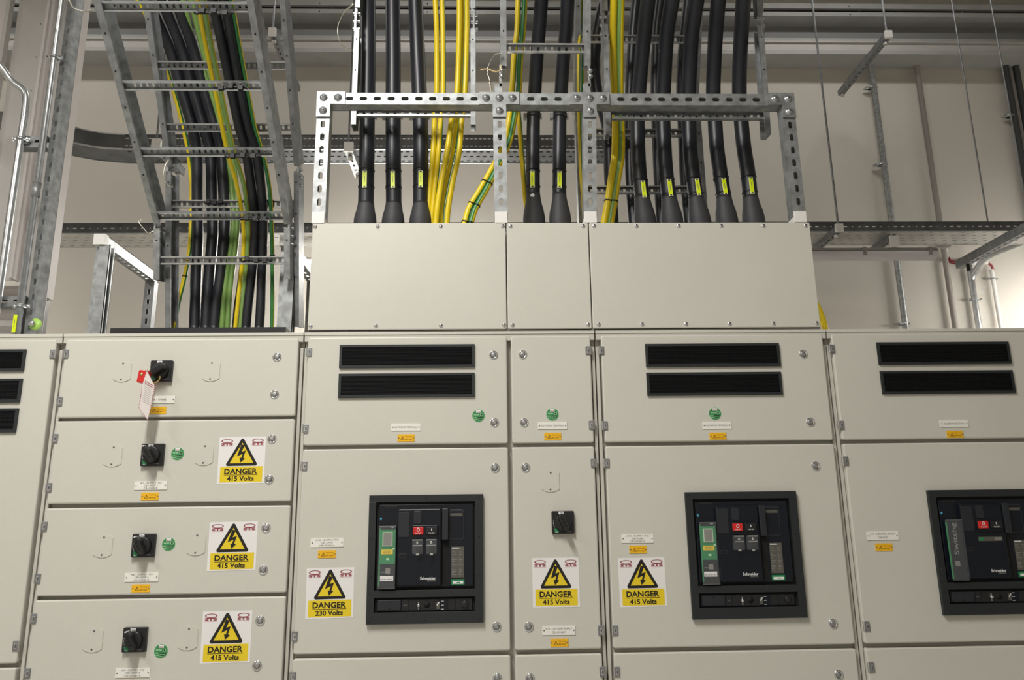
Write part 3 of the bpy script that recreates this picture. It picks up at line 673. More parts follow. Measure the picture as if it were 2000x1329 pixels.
ladder('nearest sloping cable ladder at upper left, wide rungs in front of the whole bundle',[((-.26,3.43),(.49,2.74),[15,170,300,425]),((.49,2.725),(.53,2.54),[508])],-.985,.50,dep=.085)
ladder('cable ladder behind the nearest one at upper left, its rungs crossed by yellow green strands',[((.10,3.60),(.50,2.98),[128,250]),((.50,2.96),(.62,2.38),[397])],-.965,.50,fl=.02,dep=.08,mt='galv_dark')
xl,xr=P(686,215,.13).x,P(929,215,.13).x
ladder('cable ladder behind the frame top, carrying three straight black cables and loose yellow cables',[((.13,3.60),(.13,3.40),[]),((.13,P(800,55,.13).z),(.13,P(800,243,.13).z),[216])],(xl+xr)/2,xr-xl,fl=.017,sp=.026)
xl,xr=P(980,92,.0).x,P(1158,92,.0).x
ladder('short narrow cable ladder above the middle of the frame, in front of two black cables',[((-.10,3.55),(.04,P(1067,128,.04).z),[92])],(xl+xr)/2-.004,xr-xl,fl=.02,sp=.0235)
xl,xr=P(1182,222,.10).x,P(1502,222,.10).x
ladder('wide cable ladder behind the right part of the frame, holding the five black cables',[((.02,3.70),(.06,P(1340,18,.05).z),[]),((.07,P(1340,48,.07).z),(.10,P(1340,262,.10).z),[222])],(xl+xr)/2,xr-xl,fl=.018,sp=.0235)
xl,xr=P(1126,300,.42).x,P(1374,300,.42).x
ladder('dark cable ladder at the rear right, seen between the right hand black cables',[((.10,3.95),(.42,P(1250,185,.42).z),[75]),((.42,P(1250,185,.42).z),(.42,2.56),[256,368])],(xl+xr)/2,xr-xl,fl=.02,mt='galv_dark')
# ---------------------------------------------------------------- cables
def spline(pts,n=6):
    pts=[V(p) for p in pts]; out=[]
    q=[pts[0]*2-pts[1]]+pts+[pts[-1]*2-pts[-2]]
    for i in range(1,len(q)-2):
        for k in range(n):
            t=k/n; a,b,c,d=q[i-1],q[i],q[i+1],q[i+2]
            out.append(.5*((2*b)+(c-a)*t+(2*a-5*b+4*c-d)*t*t+(3*b-3*c+d-a)*t**3))
    out.append(pts[-1]); return out
def interp(tab,y):
    if y<=tab[0][0]: return tab[0][1]+(tab[0][1]-tab[1][1])*(tab[0][0]-y)/(tab[1][0]-tab[0][0])
    for (a,u),(b,w) in zip(tab,tab[1:]):
        if y<=b: return u+(w-u)*(y-a)/(b-a)
    return tab[-1][1]
def cpath(pix,ytab,top=-45):
    a,b=pix[0],pix[1]
    if top is not None and a[1]<=5: pix=[(a[0]+(a[0]-b[0])*(a[1]-top)/(b[1]-a[1]),top)]+list(pix)
    p=spline([P(x,y,interp(ytab,y)) for x,y in pix],5)
    if top is not None: d=(p[0]-p[4]).normalized(); p=[p[0]+d*.55]+p
    return p
Yg=lambda k,n:'earth_green' if (k%n) in (0,1,n-1) else 'earth_yellow'
def stripes(phase_front):  # yellow body with a green band; phase picks where the band shows
    return lambda k,n:('earth_green' if ((k-phase_front)%n) < n*.34 else 'earth_yellow')
def closest(path,yp):
    return min(range(len(path)),key=lambda i:abs(proj(path[i])[1]-yp))
def power(label,pix,ytab,r,neck,boot,tagp,group,tagside=0):
    path=cpath(pix,ytab); bx,by=boot
    bot=P(bx,by,ytab[-1][1]); bot.z=2.5
    root=thing('power_cable',bot,label,'cable',group)
    ni=closest(path,neck); mb=MB(); mb.tube(path,r,'rubber_black',18); mb.build('sheath',root)
    n=path[ni]; e=P(bx,by,ytab[-1][1]); dn=(e-n)
    pp=[];rr=[]
    R1=.0385
    for t,k in ((-.12,r*1.03),(0,r*1.06),(.12,r*1.12),(.3,r+(R1-r)*.38),(.55,r+(R1-r)*.75),(.8,R1*.985),(1,R1),(1.5,R1*.97)):
        pp.append(n+dn*t+ (V((0,0,0)))); rr.append(k)
    pp.append(V((pp[-1].x,pp[-1].y,2.549))); rr.append(R1*.93)
    mb=MB(); mb.tube(pp,rr,'shrink_grey',24); mb.build('shrink_boot',root,label='flared grey-black heat shrink boot')
    pc=mb_near(path,226); mb=MB(); mb.tube([pc[0]-pc[1]*.006,pc[0]+pc[1]*.006],r+.0022,'cleat_black',20); q=pc[0]; mb.box(q.x-r-.012,q.x-r-.001,q.y-.008,q.y+.012,q.z-.012,q.z+.006,'galv'); mb.box(q.x+r+.001,q.x+r+.006,q.y-.008,q.y+.012,q.z-.010,q.z+.006,'galv'); mb.build('cable_cleat',root)
    # tag + two ties
    tx,ty,th=tagp; i0=closest(path,ty-th/2); i1=closest(path,ty+th/2)
    A=P(tx-tagp_lean(path,ty)*0,ty-th/2,0); 
    ca=P(tx,ty,interp(ytab,ty)-r-.003)
    ax=(path[max(i0-1,0)]-path[min(i1+1,len(path)-1)]).normalized()
    mb=MB(); mb.M=frame(ca,ax.cross(V((0,1,0))).normalized(),(0,1,0)); hh=.031; ww=.0075
    mb.rbox(-ww,ww,0,.0015,-hh,hh,.0015,'tag_rim',2); mb.rect(-ww*.85,ww*.85,-hh*.78,hh*.78,-.0004,'tag_yellow')
    for s in (-1,1): mb.rect(-ww*.45,ww*.45,s*hh*.88-.0022,s*hh*.88+.0022,-.0004,'tie_black')
    mb.rect(-ww*.12,ww*.12,-hh*.35,hh*.35,-.0007,'plate_text')
    mb.build('cable_marker',root,label='bright yellow marker strip')
    for s in (-1,1):
        pc=mb_near(path,ty+s*th*.42); mb=MB(); mb.tube([pc[0]-pc[1]*.0016,pc[0]+pc[1]*.0016],r+.0018,'tie_black',20); mb.build('cable_tie',root)
    return root
def tagp_lean(p,y): return 0
def mb_near(path,yp):
    for a,b in zip(path,path[1:]):
        ya,yb=proj(a)[1],proj(b)[1]
        if (ya-yp)*(yb-yp)<=0: return a.lerp(b,(yp-ya)/(yb-ya+1e-9)),(b-a).normalized()
    return path[closest(path,yp)],V((0,0,1))
YL=[(-45,.21),(0,.22),(437,.235)]
gL='black cables rising from the left cable box'
power('thick black power cable nearest the left post of the frame',[(718.6,0),(719,100),(718,180),(717,230),(716.5,300),(715,390),(714,437)],YL,.0265,398,(713,437),(712,350,38),gL)
power('thick black power cable in the middle of the three over the left cable box',[(767,0),(768,100),(768,180),(768,230),(768,300),(769,390),(768.5,437)],YL,.0265,398,(767.5,437),(767,350.5,38),gL)
power('thick black power cable touching the yellow earth cables over the left box',[(811.5,0),(815.5,100),(819,180),(821,230),(822,300),(822,390),(822,437)],YL,.0265,398,(821.5,437),(821.5,349.5,38),gL)
YM=[(-45,-.02),(0,.03),(60,.10),(120,.16),(180,.21),(230,.235),(437,.235)]
gM='black cables rising from the middle cable box'
power('thick black power cable with a white mark above its boot, left of the middle pair',[(1057.5,0),(1053,60),(1048,120),(1044.5,180),(1042,230),(1041,300),(1041.5,386),(1043,437)],YM,.0235,386,(1043.5,437),(1040,350,37),gM)
power('thick black power cable right of the middle pair, beside the second inner post',[(1109,0),(1105.5,60),(1100,120),(1096,180),(1093.5,230),(1092.5,300),(1092.5,386),(1094,437)],YM,.0235,386,(1094,437),(1093,350.5,37),gM)
YR=[(-45,-.05),(0,0),(60,.08),(120,.15),(180,.20),(230,.225),(437,.24)]
gR='black cables rising from the right cable box'
five=[([(1266,0),(1259,60),(1253,120),(1248,180),(1245,230),(1246,290),(1249,340),(1254.5,390),(1259,437)],(1260.5,437),(1257.5,369)),
([(1313,0),(1303,60),(1299,120),(1296,180),(1295,230),(1297.5,290),(1301,340),(1307,390),(1312,437)],(1313,437),(1309,366.5)),
([(1361,0),(1352,60),(1348,120),(1345.5,180),(1346,230),(1348,290),(1353,340),(1360,390),(1366,437)],(1367.5,437),(1363.5,365)),
([(1403,0),(1398,60),(1395,120),(1393,180),(1396,230),(1400,290),(1407,340),(1414,390),(1419,437)],(1420,437),(1415.5,363.5)),
([(1452,0),(1448,60),(1445,120),(1444,180),(1447,230),(1453,290),(1461,340),(1466,390),(1472,437)],(1473,437),(1468,362))]
wd=['leftmost thick black cable of the five on the right, next to the striped earth pair','second thick black cable from the left among the five on the right','middle thick black cable of the five over the right cable box','fourth thick black cable of the five, second from the right post','rightmost thick black cable of the five, nearest the right post of the frame']
for (pix,bt,tg_),l in zip(five,wd): power(l,pix,YR,.0255,392,bt,(tg_[0],tg_[1],35),gR)
mb=MB(); c=P(1040,381,.235-.0255); mb.flat([(c.x-.009,c.z-.006),(c.x+.005,c.z-.007),(c.x+.007,c.z-.002),(c.x+.002,c.z+.007),(c.x-.005,c.z+.003)],c.y-.001,'white_ink'); 
pc=[o for o in bpy.data.objects if o.get('label','').startswith('thick black power cable with a white mark')][0]; mb.build('paint_mark',pc,label='small white mark')
def simple(name,label,pix,ytab,r,group,mats=None,mt='rubber_black',cat='cable',top=-45,ties=(),n=12,endz=None,phase=0):
    path=cpath(pix,ytab,top)
    if endz is not None: path=path+[V((path[-1].x,path[-1].y,endz))]
    mb=MB(); mb.tube(path,r,mt,n,mats,phase=phase)
    root=thing(name,path[-1],label,cat,group); mb.build('sheath',root)
    for yp in ties:
        p,d=mb_near(path,yp); mb=MB(); mb.tube([p-d*.0018,p+d*.0018],r+.0022,'tie_black',16); mb.build('cable_tie',root)
    return root
E1='yellow and green earth cables over the left cable box'
YE=[(-45,.20),(0,.205),(437,.235)]
def two(g0,g1): return lambda k,n:'earth_green' if g0<=(k%n)<g1 else 'earth_yellow'
# tube vertex angle order: 0 faces the viewer
def earth(label,pix,Y,r,grp,band,ties=(),endz=2.5,pale=False,top=-45):
    G='earth_green_pale' if pale else 'earth_green'
    # band: centre angle in degrees (0 front, + toward picture right for a rising path), width
    c,w=band
    def f(k,n):
        a=((k+.5)*360/n + c+180)%360-180
        return G if abs(a)<w/2 else 'earth_yellow'
    return simple('earth_cable',label,pix,Y,r,grp,f,'earth_yellow','cable',top,ties,16,endz)
RT=90; LFT=-90
earth('yellow earth cable directly right of the third black cable, slipping behind its boot',[(850,0),(852.5,60),(853,180),(849,230),(846,300),(841,360),(837,410),(836,437)],YE,.0095,E1,(95,70))
earth('yellow earth cable, second of the left pair, with a green right edge',[(863.5,0),(865,60),(865.5,180),(861,230),(856.5,300),(850,360),(845,410),(843,437)],YE,.0095,E1,(80,80))
earth('yellow earth cable passing left of the loose three where they meet the left box',[(897.5,0),(897,60),(893,180),(883,230),(873,300),(863,350),(855,400),(851,437)],[(-45,.18),(437,.21)],.0100,E1,(100,70))
earth('yellow earth cable running hidden between the loose strands above the left box',[(904,0),(903,60),(901,180),(893,230),(884,300),(873,350),(864,400),(861,437)],[(-45,.22),(437,.235)],.0088,E1,(95,80))
earth('yellow earth cable with green stripe, rightmost of the loose strands over the left box',[(911.5,0),(911.5,60),(908,180),(902,230),(896,300),(885,350),(876,400),(872,437)],[(-45,.19),(437,.215)],.0100,E1,(-75,75))
E2='yellow and green earth cables crossing behind the frame'
earth('yellow half of the tied diagonal earth pair, on its upper left side',[(1012,0),(1010,60),(1004.5,106),(1000,180),(995,230),(985,280),(963,325),(938,370),(917,405),(907,437)],[(-45,.10),(0,.12),(230,.17),(437,.13)],.0098,E2,(100,90),(355,398,434))
earth('green striped half of the tied diagonal earth pair, on its lower right side',[(1025,0),(1022,60),(1017,106),(1013,180),(1005,230),(994,280),(973,325),(949,372),(929,407),(919,437)],[(-45,.10),(0,.12),(230,.17),(437,.13)],.0098,E2,(-40,110),(359,402,436))
earth('single yellow and green earth cable curving down behind the boot of the middle pair',[(1008,180),(1014,235),(1018,290),(1022,340),(1026,390),(1033,437)],[(0,.20),(437,.27)],.0085,E2,(85,130),pale=True,top=None)
E3='striped earth pair at the right'
YP=[(-45,.0),(0,.04),(120,.14),(230,.19),(437,.20)]
earth('left strand of the fat striped earth pair beside the second inner post',[(1199,0),(1197.5,60),(1198,120),(1200.5,180),(1202,230),(1201,300),(1194,350),(1188,392),(1180,437)],YP,.0125,E3,(100,75),(393,),pale=True)
earth('right strand of the fat striped earth pair beside the second inner post',[(1213,0),(1211.5,60),(1211,120),(1211,180),(1213,230),(1213.5,300),(1206,350),(1200,392),(1192,437)],YP,.0125,E3,(-50,100),(394,),pale=True)
E4='thin earth strands behind the second inner post'
earth('thin yellow earth strand left of the second inner post, far behind it',[(1136,-10),(1133,60),(1130,120),(1131,230),(1134,330),(1139,400),(1141,437)],[(0,.33),(437,.38)],.0062,E4,(90,120))
earth('thin green and yellow earth strand half hidden by the second inner post',[(1146,-10),(1143,60),(1139,120),(1138,230),(1142,330),(1146,400),(1148,437)],[(0,.36),(437,.40)],.0062,E4,(-60,160))
B1='black cables on the rear right ladder'
for l,pix,r in [('black cable behind the fat earth pair, leftmost on the rear right ladder',[(1182,0),(1168,60),(1160,120),(1166,180),(1187,250),(1192,350),(1196,437)],.024),
 ('black cable on the rear ladder showing left of the first of the five front cables',[(1244,0),(1238,60),(1234,120),(1231,180),(1230,250),(1232,350),(1238,437)],.021),
 ('black cable on the rear ladder showing in the gap between first and second front cables',[(1292,0),(1285,60),(1282,120),(1281,180),(1283,250),(1287,350),(1292,437)],.021),
 ('black cable on the rear ladder showing between the second and third front cables',[(1345,0),(1338,60),(1333,120),(1331,180),(1334,250),(1338,350),(1346,437)],.021)]:
    simple('power_cable',l,pix,[(-45,.38),(0,.42),(180,.50),(437,.50)],r,B1,endz=2.5)
# upper-left bundle
YF=[(-45,-.05),(0,.02),(30,.06),(170,.26),(300,.40),(425,.56),(508,.60),(640,.62)]
YB=[(-45,.36),(0,.40),(128,.54),(250,.62),(340,.68),(640,.70)]
GB='black cables of the left group on the upper left ladders'
nm=['leftmost','middle one','rightmost']
for i in range(3):
    f=(i+.5)/3
    tops=[(0,274+80*f),(30,290+78*f),(100,322+68*f),(185,346+66*f),(250,365+66*f)]
    mids=[(300,[384.5,411,432][i]),(400,[385,414,438][i]),(460,[386,415,438][i]),(540,[383,408,431][i]),(600,[381,404,422][i]),(646,[380,402,418][i])]
    simple('power_cable',nm[i]+' of the three black cables packed behind the rungs at upper left',[(x,y) for y,x in tops+mids],YB,.0212,GB,n=14)
GB2='black cables of the right group on the upper left ladders'
for i in range(2):
    f=(i+.5)/2
    tops=[(0,404+45*f),(30,411+45*f),(100,427+40*f),(185,445+36*f),(250,459+36*f),(300,471+41*f)]
    mids=[(400,[495,513][i]),(460,[498,514][i]),(540,[491,511][i]),(600,[484,509][i]),(646,[480,506][i])]
    simple('power_cable',['left','right'][i]+' one of the two black cables right of the yellow green strands at upper left',[(x,y) for y,x in tops+mids],YF,.0175,GB2,n=14)
simple('power_cable','black cable half hidden between the pale green strands and the right pair at upper left',[(497,300),(492,360),(487,430),(480,490),(471,560),(465,600),(461,646)],YB,.0165,GB2,top=None)
GE='earth strands running down the upper left ladders'
def ebund(label,pix,Y,r,band,pale=False,ties=()): return earth(label,[(x,y) for y,x in pix],Y,r,GE,band,ties,2.2,pale)
ebund('yellow edged earth strand along the left side of the upper left cable bundle',[(0,269),(30,285.5),(100,313),(185,341),(250,358),(300,368),(350,373),(400,374),(480,371),(540,361),(590,349),(646,340)],YB,.0085,(80,120),ties=(510,540))
ebund('pale green earth strand, left of the middle four at upper left',[(0,357),(100,382),(185,413),(250,430),(300,444),(360,452),(420,456),(480,452),(560,440),(646,433)],YB,.0105,(0,260),True)
ebund('pale green and yellow earth strand, second of the middle four at upper left',[(0,373),(100,397),(185,422),(250,438),(300,452),(360,461),(420,464),(480,460),(560,450),(646,444)],YB,.0105,(-20,220),True)
ebund('bright yellow streaked earth strand, third of the middle four at upper left',[(0,386),(30,391),(100,404),(185,421.5),(250,434),(300,445),(360,462),(420,473),(480,476),(560,468),(646,459)],YF,.0078,(100,150),True)
ebund('green and yellow earth strand, right of the middle four at upper left',[(0,398),(30,402),(100,415),(185,433),(250,446),(300,458),(360,476),(420,484),(480,484),(560,477),(646,469)],YF,.0085,(-30,200),True)
ebund('earth strand with yellow right edge along the right side of the upper left bundle',[(0,451),(30,457.5),(100,470),(185,485.5),(250,498),(300,513),(350,524),(400,529),(500,532),(600,532),(646,531)],YF,.0078,(-95,120),ties=(500,))
# ---------------------------------------------------------------- gland plate on left cabinet roof
a=P(215,650,.32);b=P(558,650,.32); mb=MB(); mb.box(a.x,b.x,.32,.92,2.206,P(400,640,.32).z,'black_plastic')
for k in range(5): 
    x=a.x+.06+k*(b.x-a.x-.12)/4; mb.lathe((x,.32,2.222),[(.004,0),(.003,.002)],'steel_dark',10)
g=mb.build('gland_plate'); tag(g,'black gland plate on the roof of the left cabinet where the bundle of cables enters','gland plate')
# left strut goalposts
def goal(label,px,py,pyb,side):
    c=P(px,py,.60); root=thing('strut_stand',(c.x,.62,2.206),label,'frame','strut stands behind the left cabinets')
    mb=MB(); strut(mb,(c.x,.60,c.z-.02),(c.x,.60,2.206),(side,0,0) ,'galv'); mb.M=Matrix.Identity(4); mb.box(c.x-.0205,c.x+.0205,.598,.6,2.206,c.z-.02,'galv'); mb.build('front_post',root)
    mb=MB(); mb.rbox(c.x-.022,c.x+.022,.572,.60,c.z-.022,c.z+.022,.002,'cap_white'); mb.build('end_cap',root,label='white plastic end cap')
    mb=MB(); strut(mb,(c.x,.60,c.z-.0215),(c.x,1.05,c.z-.0215),(0,0,1),'galv'); mb.build('arm',root)
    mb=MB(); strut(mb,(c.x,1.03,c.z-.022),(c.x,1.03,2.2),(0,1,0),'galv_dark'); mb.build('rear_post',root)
goal('galvanised strut stand with white cap, left of the cable bundle over the second cabinet',200.5,472,481,1)
goal('galvanised strut stand with white cap, between the cable bundle and the wide cable box',560.5,474,483,1)
# ---------------------------------------------------------------- distant trays
def tray(label,x0,x1,Yn,zb,width,side,pitch,slot,group,rows=5,mt='galv',srow=(.5,),joints=(),sst=(.018,.005),bmt='galv_lit_below'):
    root=thing('cable_tray',((x0+x1)/2,Yn,zb),label,'cable tray',group); L=x1-x0
    for nm_,Y in (('side_wall',Yn),('side_wall',Yn+width)):
        mb=MB(); h=side/len(srow)
        for i,_ in enumerate(srow):
            mb.M=Matrix.Translation((x0,Y,zb+h*(i+.5))); n=int(L/pitch)
            S=[((k+.5)*pitch,sst[0] if (k//2)%2==0 or len(srow)>1 else sst[1],sst[1]) for k in range(n)]
            mb.slotted(L,h,S,.0015,mt,square=True)
        mb.M=Matrix.Identity(4); mb.box(x0,x1,Y-.004,Y+.006,zb+side-.002,zb+side,mt); mb.box(x0,x1,Y-.003,Y+.002,zb-.003,zb+.003,'galv_bright'); mb.build(nm_,root)
    mb=MB(); rw=width/rows
    for i in range(rows):
        mb.M=frame((x0,Yn+rw*(i+.5),zb),(1,0,0),(0,0,1)); n=int(L/(pitch*1.5)); mb.slotted(L,rw,[((k+.5+.5*(i%2))*pitch*1.5,slot[0],slot[1]) for k in range(n-1)],.0015,bmt,square=True)
    mb.build('tray_base',root,label='perforated base'); return root
zt=P(1800,452,2.75).z; sd=P(1800,433,2.75).z-zt
tr=tray('long perforated cable tray hung across the lower back wall',-5.2,5.3,2.75,zt,.27,sd,.05,(.030,.009),'back wall trays',rows=5,sst=(.024,.008),mt='galv_dull')
# middle horizontal double tray
Yn=1.9; zb=P(700,292,Yn).z; zt2=P(700,264,Yn).z
X0=P(245,262,Yn).x
wd_=(zb-1.65)/((zb-1.65)/(Yn+2.25))  # placeholder
d=ray(700,319); Yfar=EYE.y+d.y*((zb-1.65)/d.z); TW=min(max(Yfar-Yn,.15),.6)
tr2=tray('dark slotted tray running behind the frame, with a bend at its left end',X0,P(1200,292,Yn).x,Yn,zb,TW,zt2-zb,.026,(.020,.014),'trays behind the frame',rows=3,bmt='galv_dull',mt='galv_dull',srow=(1,1),sst=(.017,.006))
# curved end: quarter bend toward the viewer
mb=MB(); cxr=X0; inner=.42
def arc(r,n=16): return [(X0-r*math.sin(a),Yn-inner+ (r)*math.cos(a)) for a in [PI/2*k/n for k in range(n+1)]]
for r,nm_ in ((inner,'i'),(inner+TW,'o')):
    A=arc(r); 
    for (x,y),(x2,y2) in zip(A,A[1:]):
        mb.add([(x,y,zb),(x2,y2,zb),(x2,y2,zt2),(x,y,zt2)],[(0,1,2,3)],'galv_dull'); 
        o=V((x,y,zt2));
        for zz in (zb,zt2): mb.add([(x,y,zz-.004),(x2,y2,zz-.004),(x2,y2,zz+.004),(x,y,zz+.004),(x*1.0,y-.006,zz-.004),(x2,y2-.006,zz-.004),(x2,y2-.006,zz+.004),(x,y-.006,zz+.004)],[(4,5,6,7),(0,1,5,4),(3,2,6,7)],'galv_bright')
A=arc(inner);Bq=arc(inner+TW)
for i in range(len(A)-1): mb.add([(*A[i],zb),(*A[i+1],zb),(*Bq[i+1],zb),(*Bq[i],zb)],[(0,1,2,3)],'galv_dull')
k=7; mb.add([(*A[k],zb-.002),(*A[k+1],zb-.002),(*Bq[k+1],zb-.002),(*Bq[k],zb-.002)],[(0,1,2,3)],'galv')
mb.build('bend',tr2,label='curved tray bend')
# ---------------------------------------------------------------- rods, brackets, conduits at right
def rod(label,pa,pb,Y,r=.0055,mt='galv_dark',ztop=CEIL):
    b=P(*pb,Y); a=P(*pa,Y); x=b.x; mb=MB(); mb.cyl((x,Y,b.z),(x,Y,ztop),r,mt,10); o=mb.build('threaded_rod'); tag(o,label,'rod','threaded rods hanging from the ceiling')
rod('threaded rod reaching the white capped bracket at the near end of the wall tray',(1587,0),(1637,440),2.70,.0075)
rod('thin threaded rod second from the right, ending at the tray between the conduits',(1857,0),(1929,432),2.75)
rod('thin threaded rod closest to the right edge',(1942,0),(2012,440),2.75)
rod('short rod carrying the white capped strut arm at upper right',(1723,0),(1732,66),2.75,.0085)
rod('threaded rod at the top left of centre ending at a white square cap',(537,20),(533,60),2.75,.0075)
def arm(label,p0,Y0,Y1,mtc='cap_white',down=True):
    c=P(*p0,Y0); root=thing('support_arm',(c.x,Y0,c.z),label,'bracket','strut arms carrying trays and conduits')
    mb=MB(); strut(mb,(c.x,Y0+.01,c.z-.03),(c.x,Y1,c.z-.03),(0,0,1),'galv_dark',w=.045,d=.045,pitch=.06,sl=.03,sw=.014); mb.build('arm_channel',root)
    mb=MB(); mb.box(c.x-.026,c.x+.026,Y0-.01,Y0+.01,c.z-.034,c.z+.024,mtc); mb.build('end_cap',root,label='pale plastic end cap')
    for Y in (Y0+.06,Y1-.03):
        mb=MB(); mb.lathe((c.x,Y,c.z-.052),[(.014,0),(.014,.018)],'cap_white',14,'z'); mb.build('rod_nut',root)
arm('slotted strut arm with a square cap hanging near the roof beam at upper right',(1735,66),2.70,3.50)
arm('strut arm with a square cap under the wall tray, nearest the cable boxes',(1639,444),2.66,3.05)
arm('strut arm with a square cap at the top, against the dark beam left of centre',(532,61),2.70,3.45)
c=P(2010,452,2.3); root=thing('support_arm',(c.x,2.3,c.z),'heavy strut arm under the wall tray at the right edge','bracket','strut arms carrying trays and conduits')
mb=MB(); strut(mb,(c.x,2.2,c.z),(c.x,3.05,c.z),(0,0,1),'galv_dark',w=.05,d=.06,pitch=.06,sl=.03,sw=.014); mb.build('arm_channel',root)
mb=MB(); mb.cyl((c.x,2.95,c.z-.05),(c.x,2.95,c.z),.012,'black_plastic'); mb.build('rod_nut',root)
c=P(1745,470,2.74); mb=MB(); root=thing('tray_bracket',(c.x,2.74,c.z),'short pale capped bracket fixed under the wall tray above the tube light','bracket')
mb.box(c.x-.03,c.x+.03,2.72,2.74,c.z-.045,c.z+.03,'cap_white'); mb.build('end_cap',root); mb=MB(); strut(mb,(c.x,2.74,c.z+.01),(c.x,3.02,c.z+.01),(0,0,1),'galv_dark'); mb.build('arm_channel',root)
def conduit(label,pts3,r,mt,clamps=(),group='conduits',cat='conduit'):
    p=spline(pts3,8) if len(pts3)>2 else [V(q) for q in pts3]; root=thing('conduit',p[-1],label,cat,group)
    mb=MB(); mb.tube(p,r,mt,14); mb.build('pipe',root)
    for c in clamps:
        c=V(c); mb=MB(); mb.tube([c-V((0,0,.007)),c+V((0,0,.007))],r*1.25,'galv_bright',16); mb.box(c.x-r*2.4,c.x+r*2.4,c.y+r*.3,c.y+r*.9,c.z-.007,c.z+.007,'galv_bright')
        for s in (-1,1): mb.cyl((c.x+s*r*2,c.y-r*.6,c.z),(c.x+s*r*2,c.y+r*.6,c.z),r*.28,'chrome',8)
        mb.build('saddle_clamp',root)
CY=WY-.05
gc='conduits running down the back wall'
def vcond(label,pxb,pyb,r,mt,cl,Y=CY,ztop=5.62):
    b=P(pxb,pyb,Y); conduit(label,[(b.x,Y,0.0),(b.x,Y,ztop)],r,mt,[P(x,y,Y) for x,y in cl],gc)
vcond('bright steel conduit running down the back wall, passing behind the tube light',1768,632,.024,'galv',[(1763,633),(1720,322),(1701,172)])
vcond('dull brownish upright tube on the back wall, next right of the steel conduit',1834,425,.022,'brown_grey',[],ztop=5.62)  # plain upright tube in one even brown-grey
vcond('black conduit with one clamp at the far right of the back wall',1999,330,.026,'conduit_dark',[(1973,227)])
vcond('black conduit touching the right edge of the picture',2002,230,.026,'conduit_dark',[])
pts=[P(2010,471,3.2),P(1975,484,3.35),P(1940,498,3.5),P(1917,513,3.6),P(1904,532,3.67),P(1899,552,CY),P(1900,575,CY)]; e=P(1912,640,CY); q=P(1905,600,CY)
pts=pts[:5]+[V((e.x,CY,P(1900,548,CY).z)),V((e.x,CY,P(1903,580,CY).z)),V((e.x,CY,0.0))]
conduit('bright bent conduit sweeping from the right edge and down the back wall',pts,.023,'galv_bright',[V((e.x,CY,P(1900,585,CY).z))],gc)
e=P(1955,640,CY); conduit('pale thin conduit rising to a tee at the lower right of the back wall',[(e.x,CY,0),(e.x,CY,P(1940,527,CY).z)],.016,'cap_white',[V((e.x,CY,P(1943,545,CY).z))],gc)
mb=MB(); a,b=P(1868,514,CY),P(1928,513,CY); mb.cyl(a,b,.018,'cap_white'); mb.cyl(P(1846,484,CY),P(1848,505,CY),.018,'cap_white')
r0=thing('cable_drop',a,'pale conduit elbow with dark red flexible cable beside the tube light end','conduit'); mb.build('conduit_piece',r0)
mb=MB(); mb.tube(spline([P(1852,503,CY),P(1855,510,CY),P(1868,514,CY)]),.014,'dark_red',10); mb.build('flexible_cable',r0,label='dark red flexible cable'); mb=MB(); mb.tube(spline([P(1930,514,CY),P(1937,520,CY),P(1940,530,CY)]),.010,'tag_red',8); mb.build('flexible_cable',r0,label='dark red flexible cable')
mb=MB(); mb.tube(spline([P(1826,482,3.1),P(1848,483,3.1),P(1856,478,3.1),P(1850,465,2.95),P(1850,440,2.9)]),.010,'lamp_body',8); mb.build('flexible_lead',r0)
# tube light at right
def tubelight(label,x0,x1,Y,z,lit,mm='tube_lit'):
    root=thing('tube_light',((x0+x1)/2,Y,z),label,'light fitting','weatherproof tube lights'); r=.052
    mb=MB(); n=16
    vs=[];A=[math.radians(10+160*k/n) for k in range(n+1)]
    for x in (x0,x1): vs+=[(x,Y+r*math.cos(a),z+r*.75*math.sin(a)) for a in A]
    mb.add(vs,[(k,k+1,n+1+k+1,n+1+k) for k in range(n)]+[tuple(range(n+1)),tuple(range(2*n+1,n,-1))],'lamp_body',True); mb.build('housing',root)
    mb=MB(); vs=[];A=[math.radians(178+184*k/n) for k in range(n+1)]
    for x in (x0+.005,x1-.005): vs+=[(x,Y+r*1.02*math.cos(a),z+r*math.sin(a)) for a in A]
    mb.add(vs,[(k,k+1,n+1+k+1,n+1+k) for k in range(n)]+[tuple(range(n+1)),tuple(range(2*n+1,n,-1))],mm if lit else 'lamp_diffuser',True); mb.build('diffuser',root)
    for xx in ([x1-.06,x1-.52] if not lit else []):
        mb=MB(); mb.box(xx-.012,xx+.012,Y-r-.006,Y-r+.01,z-.03,z+.03,'chrome'); mb.box(xx-.025,xx+.025,Y-r-.004,Y-r+.008,z-.004,z+.012,'chrome'); mb.build('clip',root)
Yl=2.82; a=P(1825,495,Yl); tubelight('unlit white tube light hanging under the wall tray at right',a.x-1.55,a.x,Yl,a.z,False)
Yl2=2.85; a=P(604,514,Yl2); tubelight('lit tube light mostly hidden behind the wide cable box, glaring past its left edge',a.x-.06,a.x+1.3,Yl2,a.z,True)
tubelight('lit tube light under the tray beyond the right edge of the view',4.2,5.6,2.9,3.2,True,'tube_soft')
tubelight('added unseen tube light behind the far left trunking, lifting the lower left wall',-5.4,-4.4,2.9,3.35,True,'tube_soft')  # added out of sight to brighten the lower left wall
# earth cable peeking at right of box
simple('earth_cable','short curve of yellow earth cable peeking out right of the last cable box',[(1560,555),(1580,575),(1592,592),(1602,612),(1609,632),(1613,652)],[(500,.5),(700,.5)],.012,None,lambda k,n:'earth_yellow','earth_yellow',top=None,endz=2.2055)
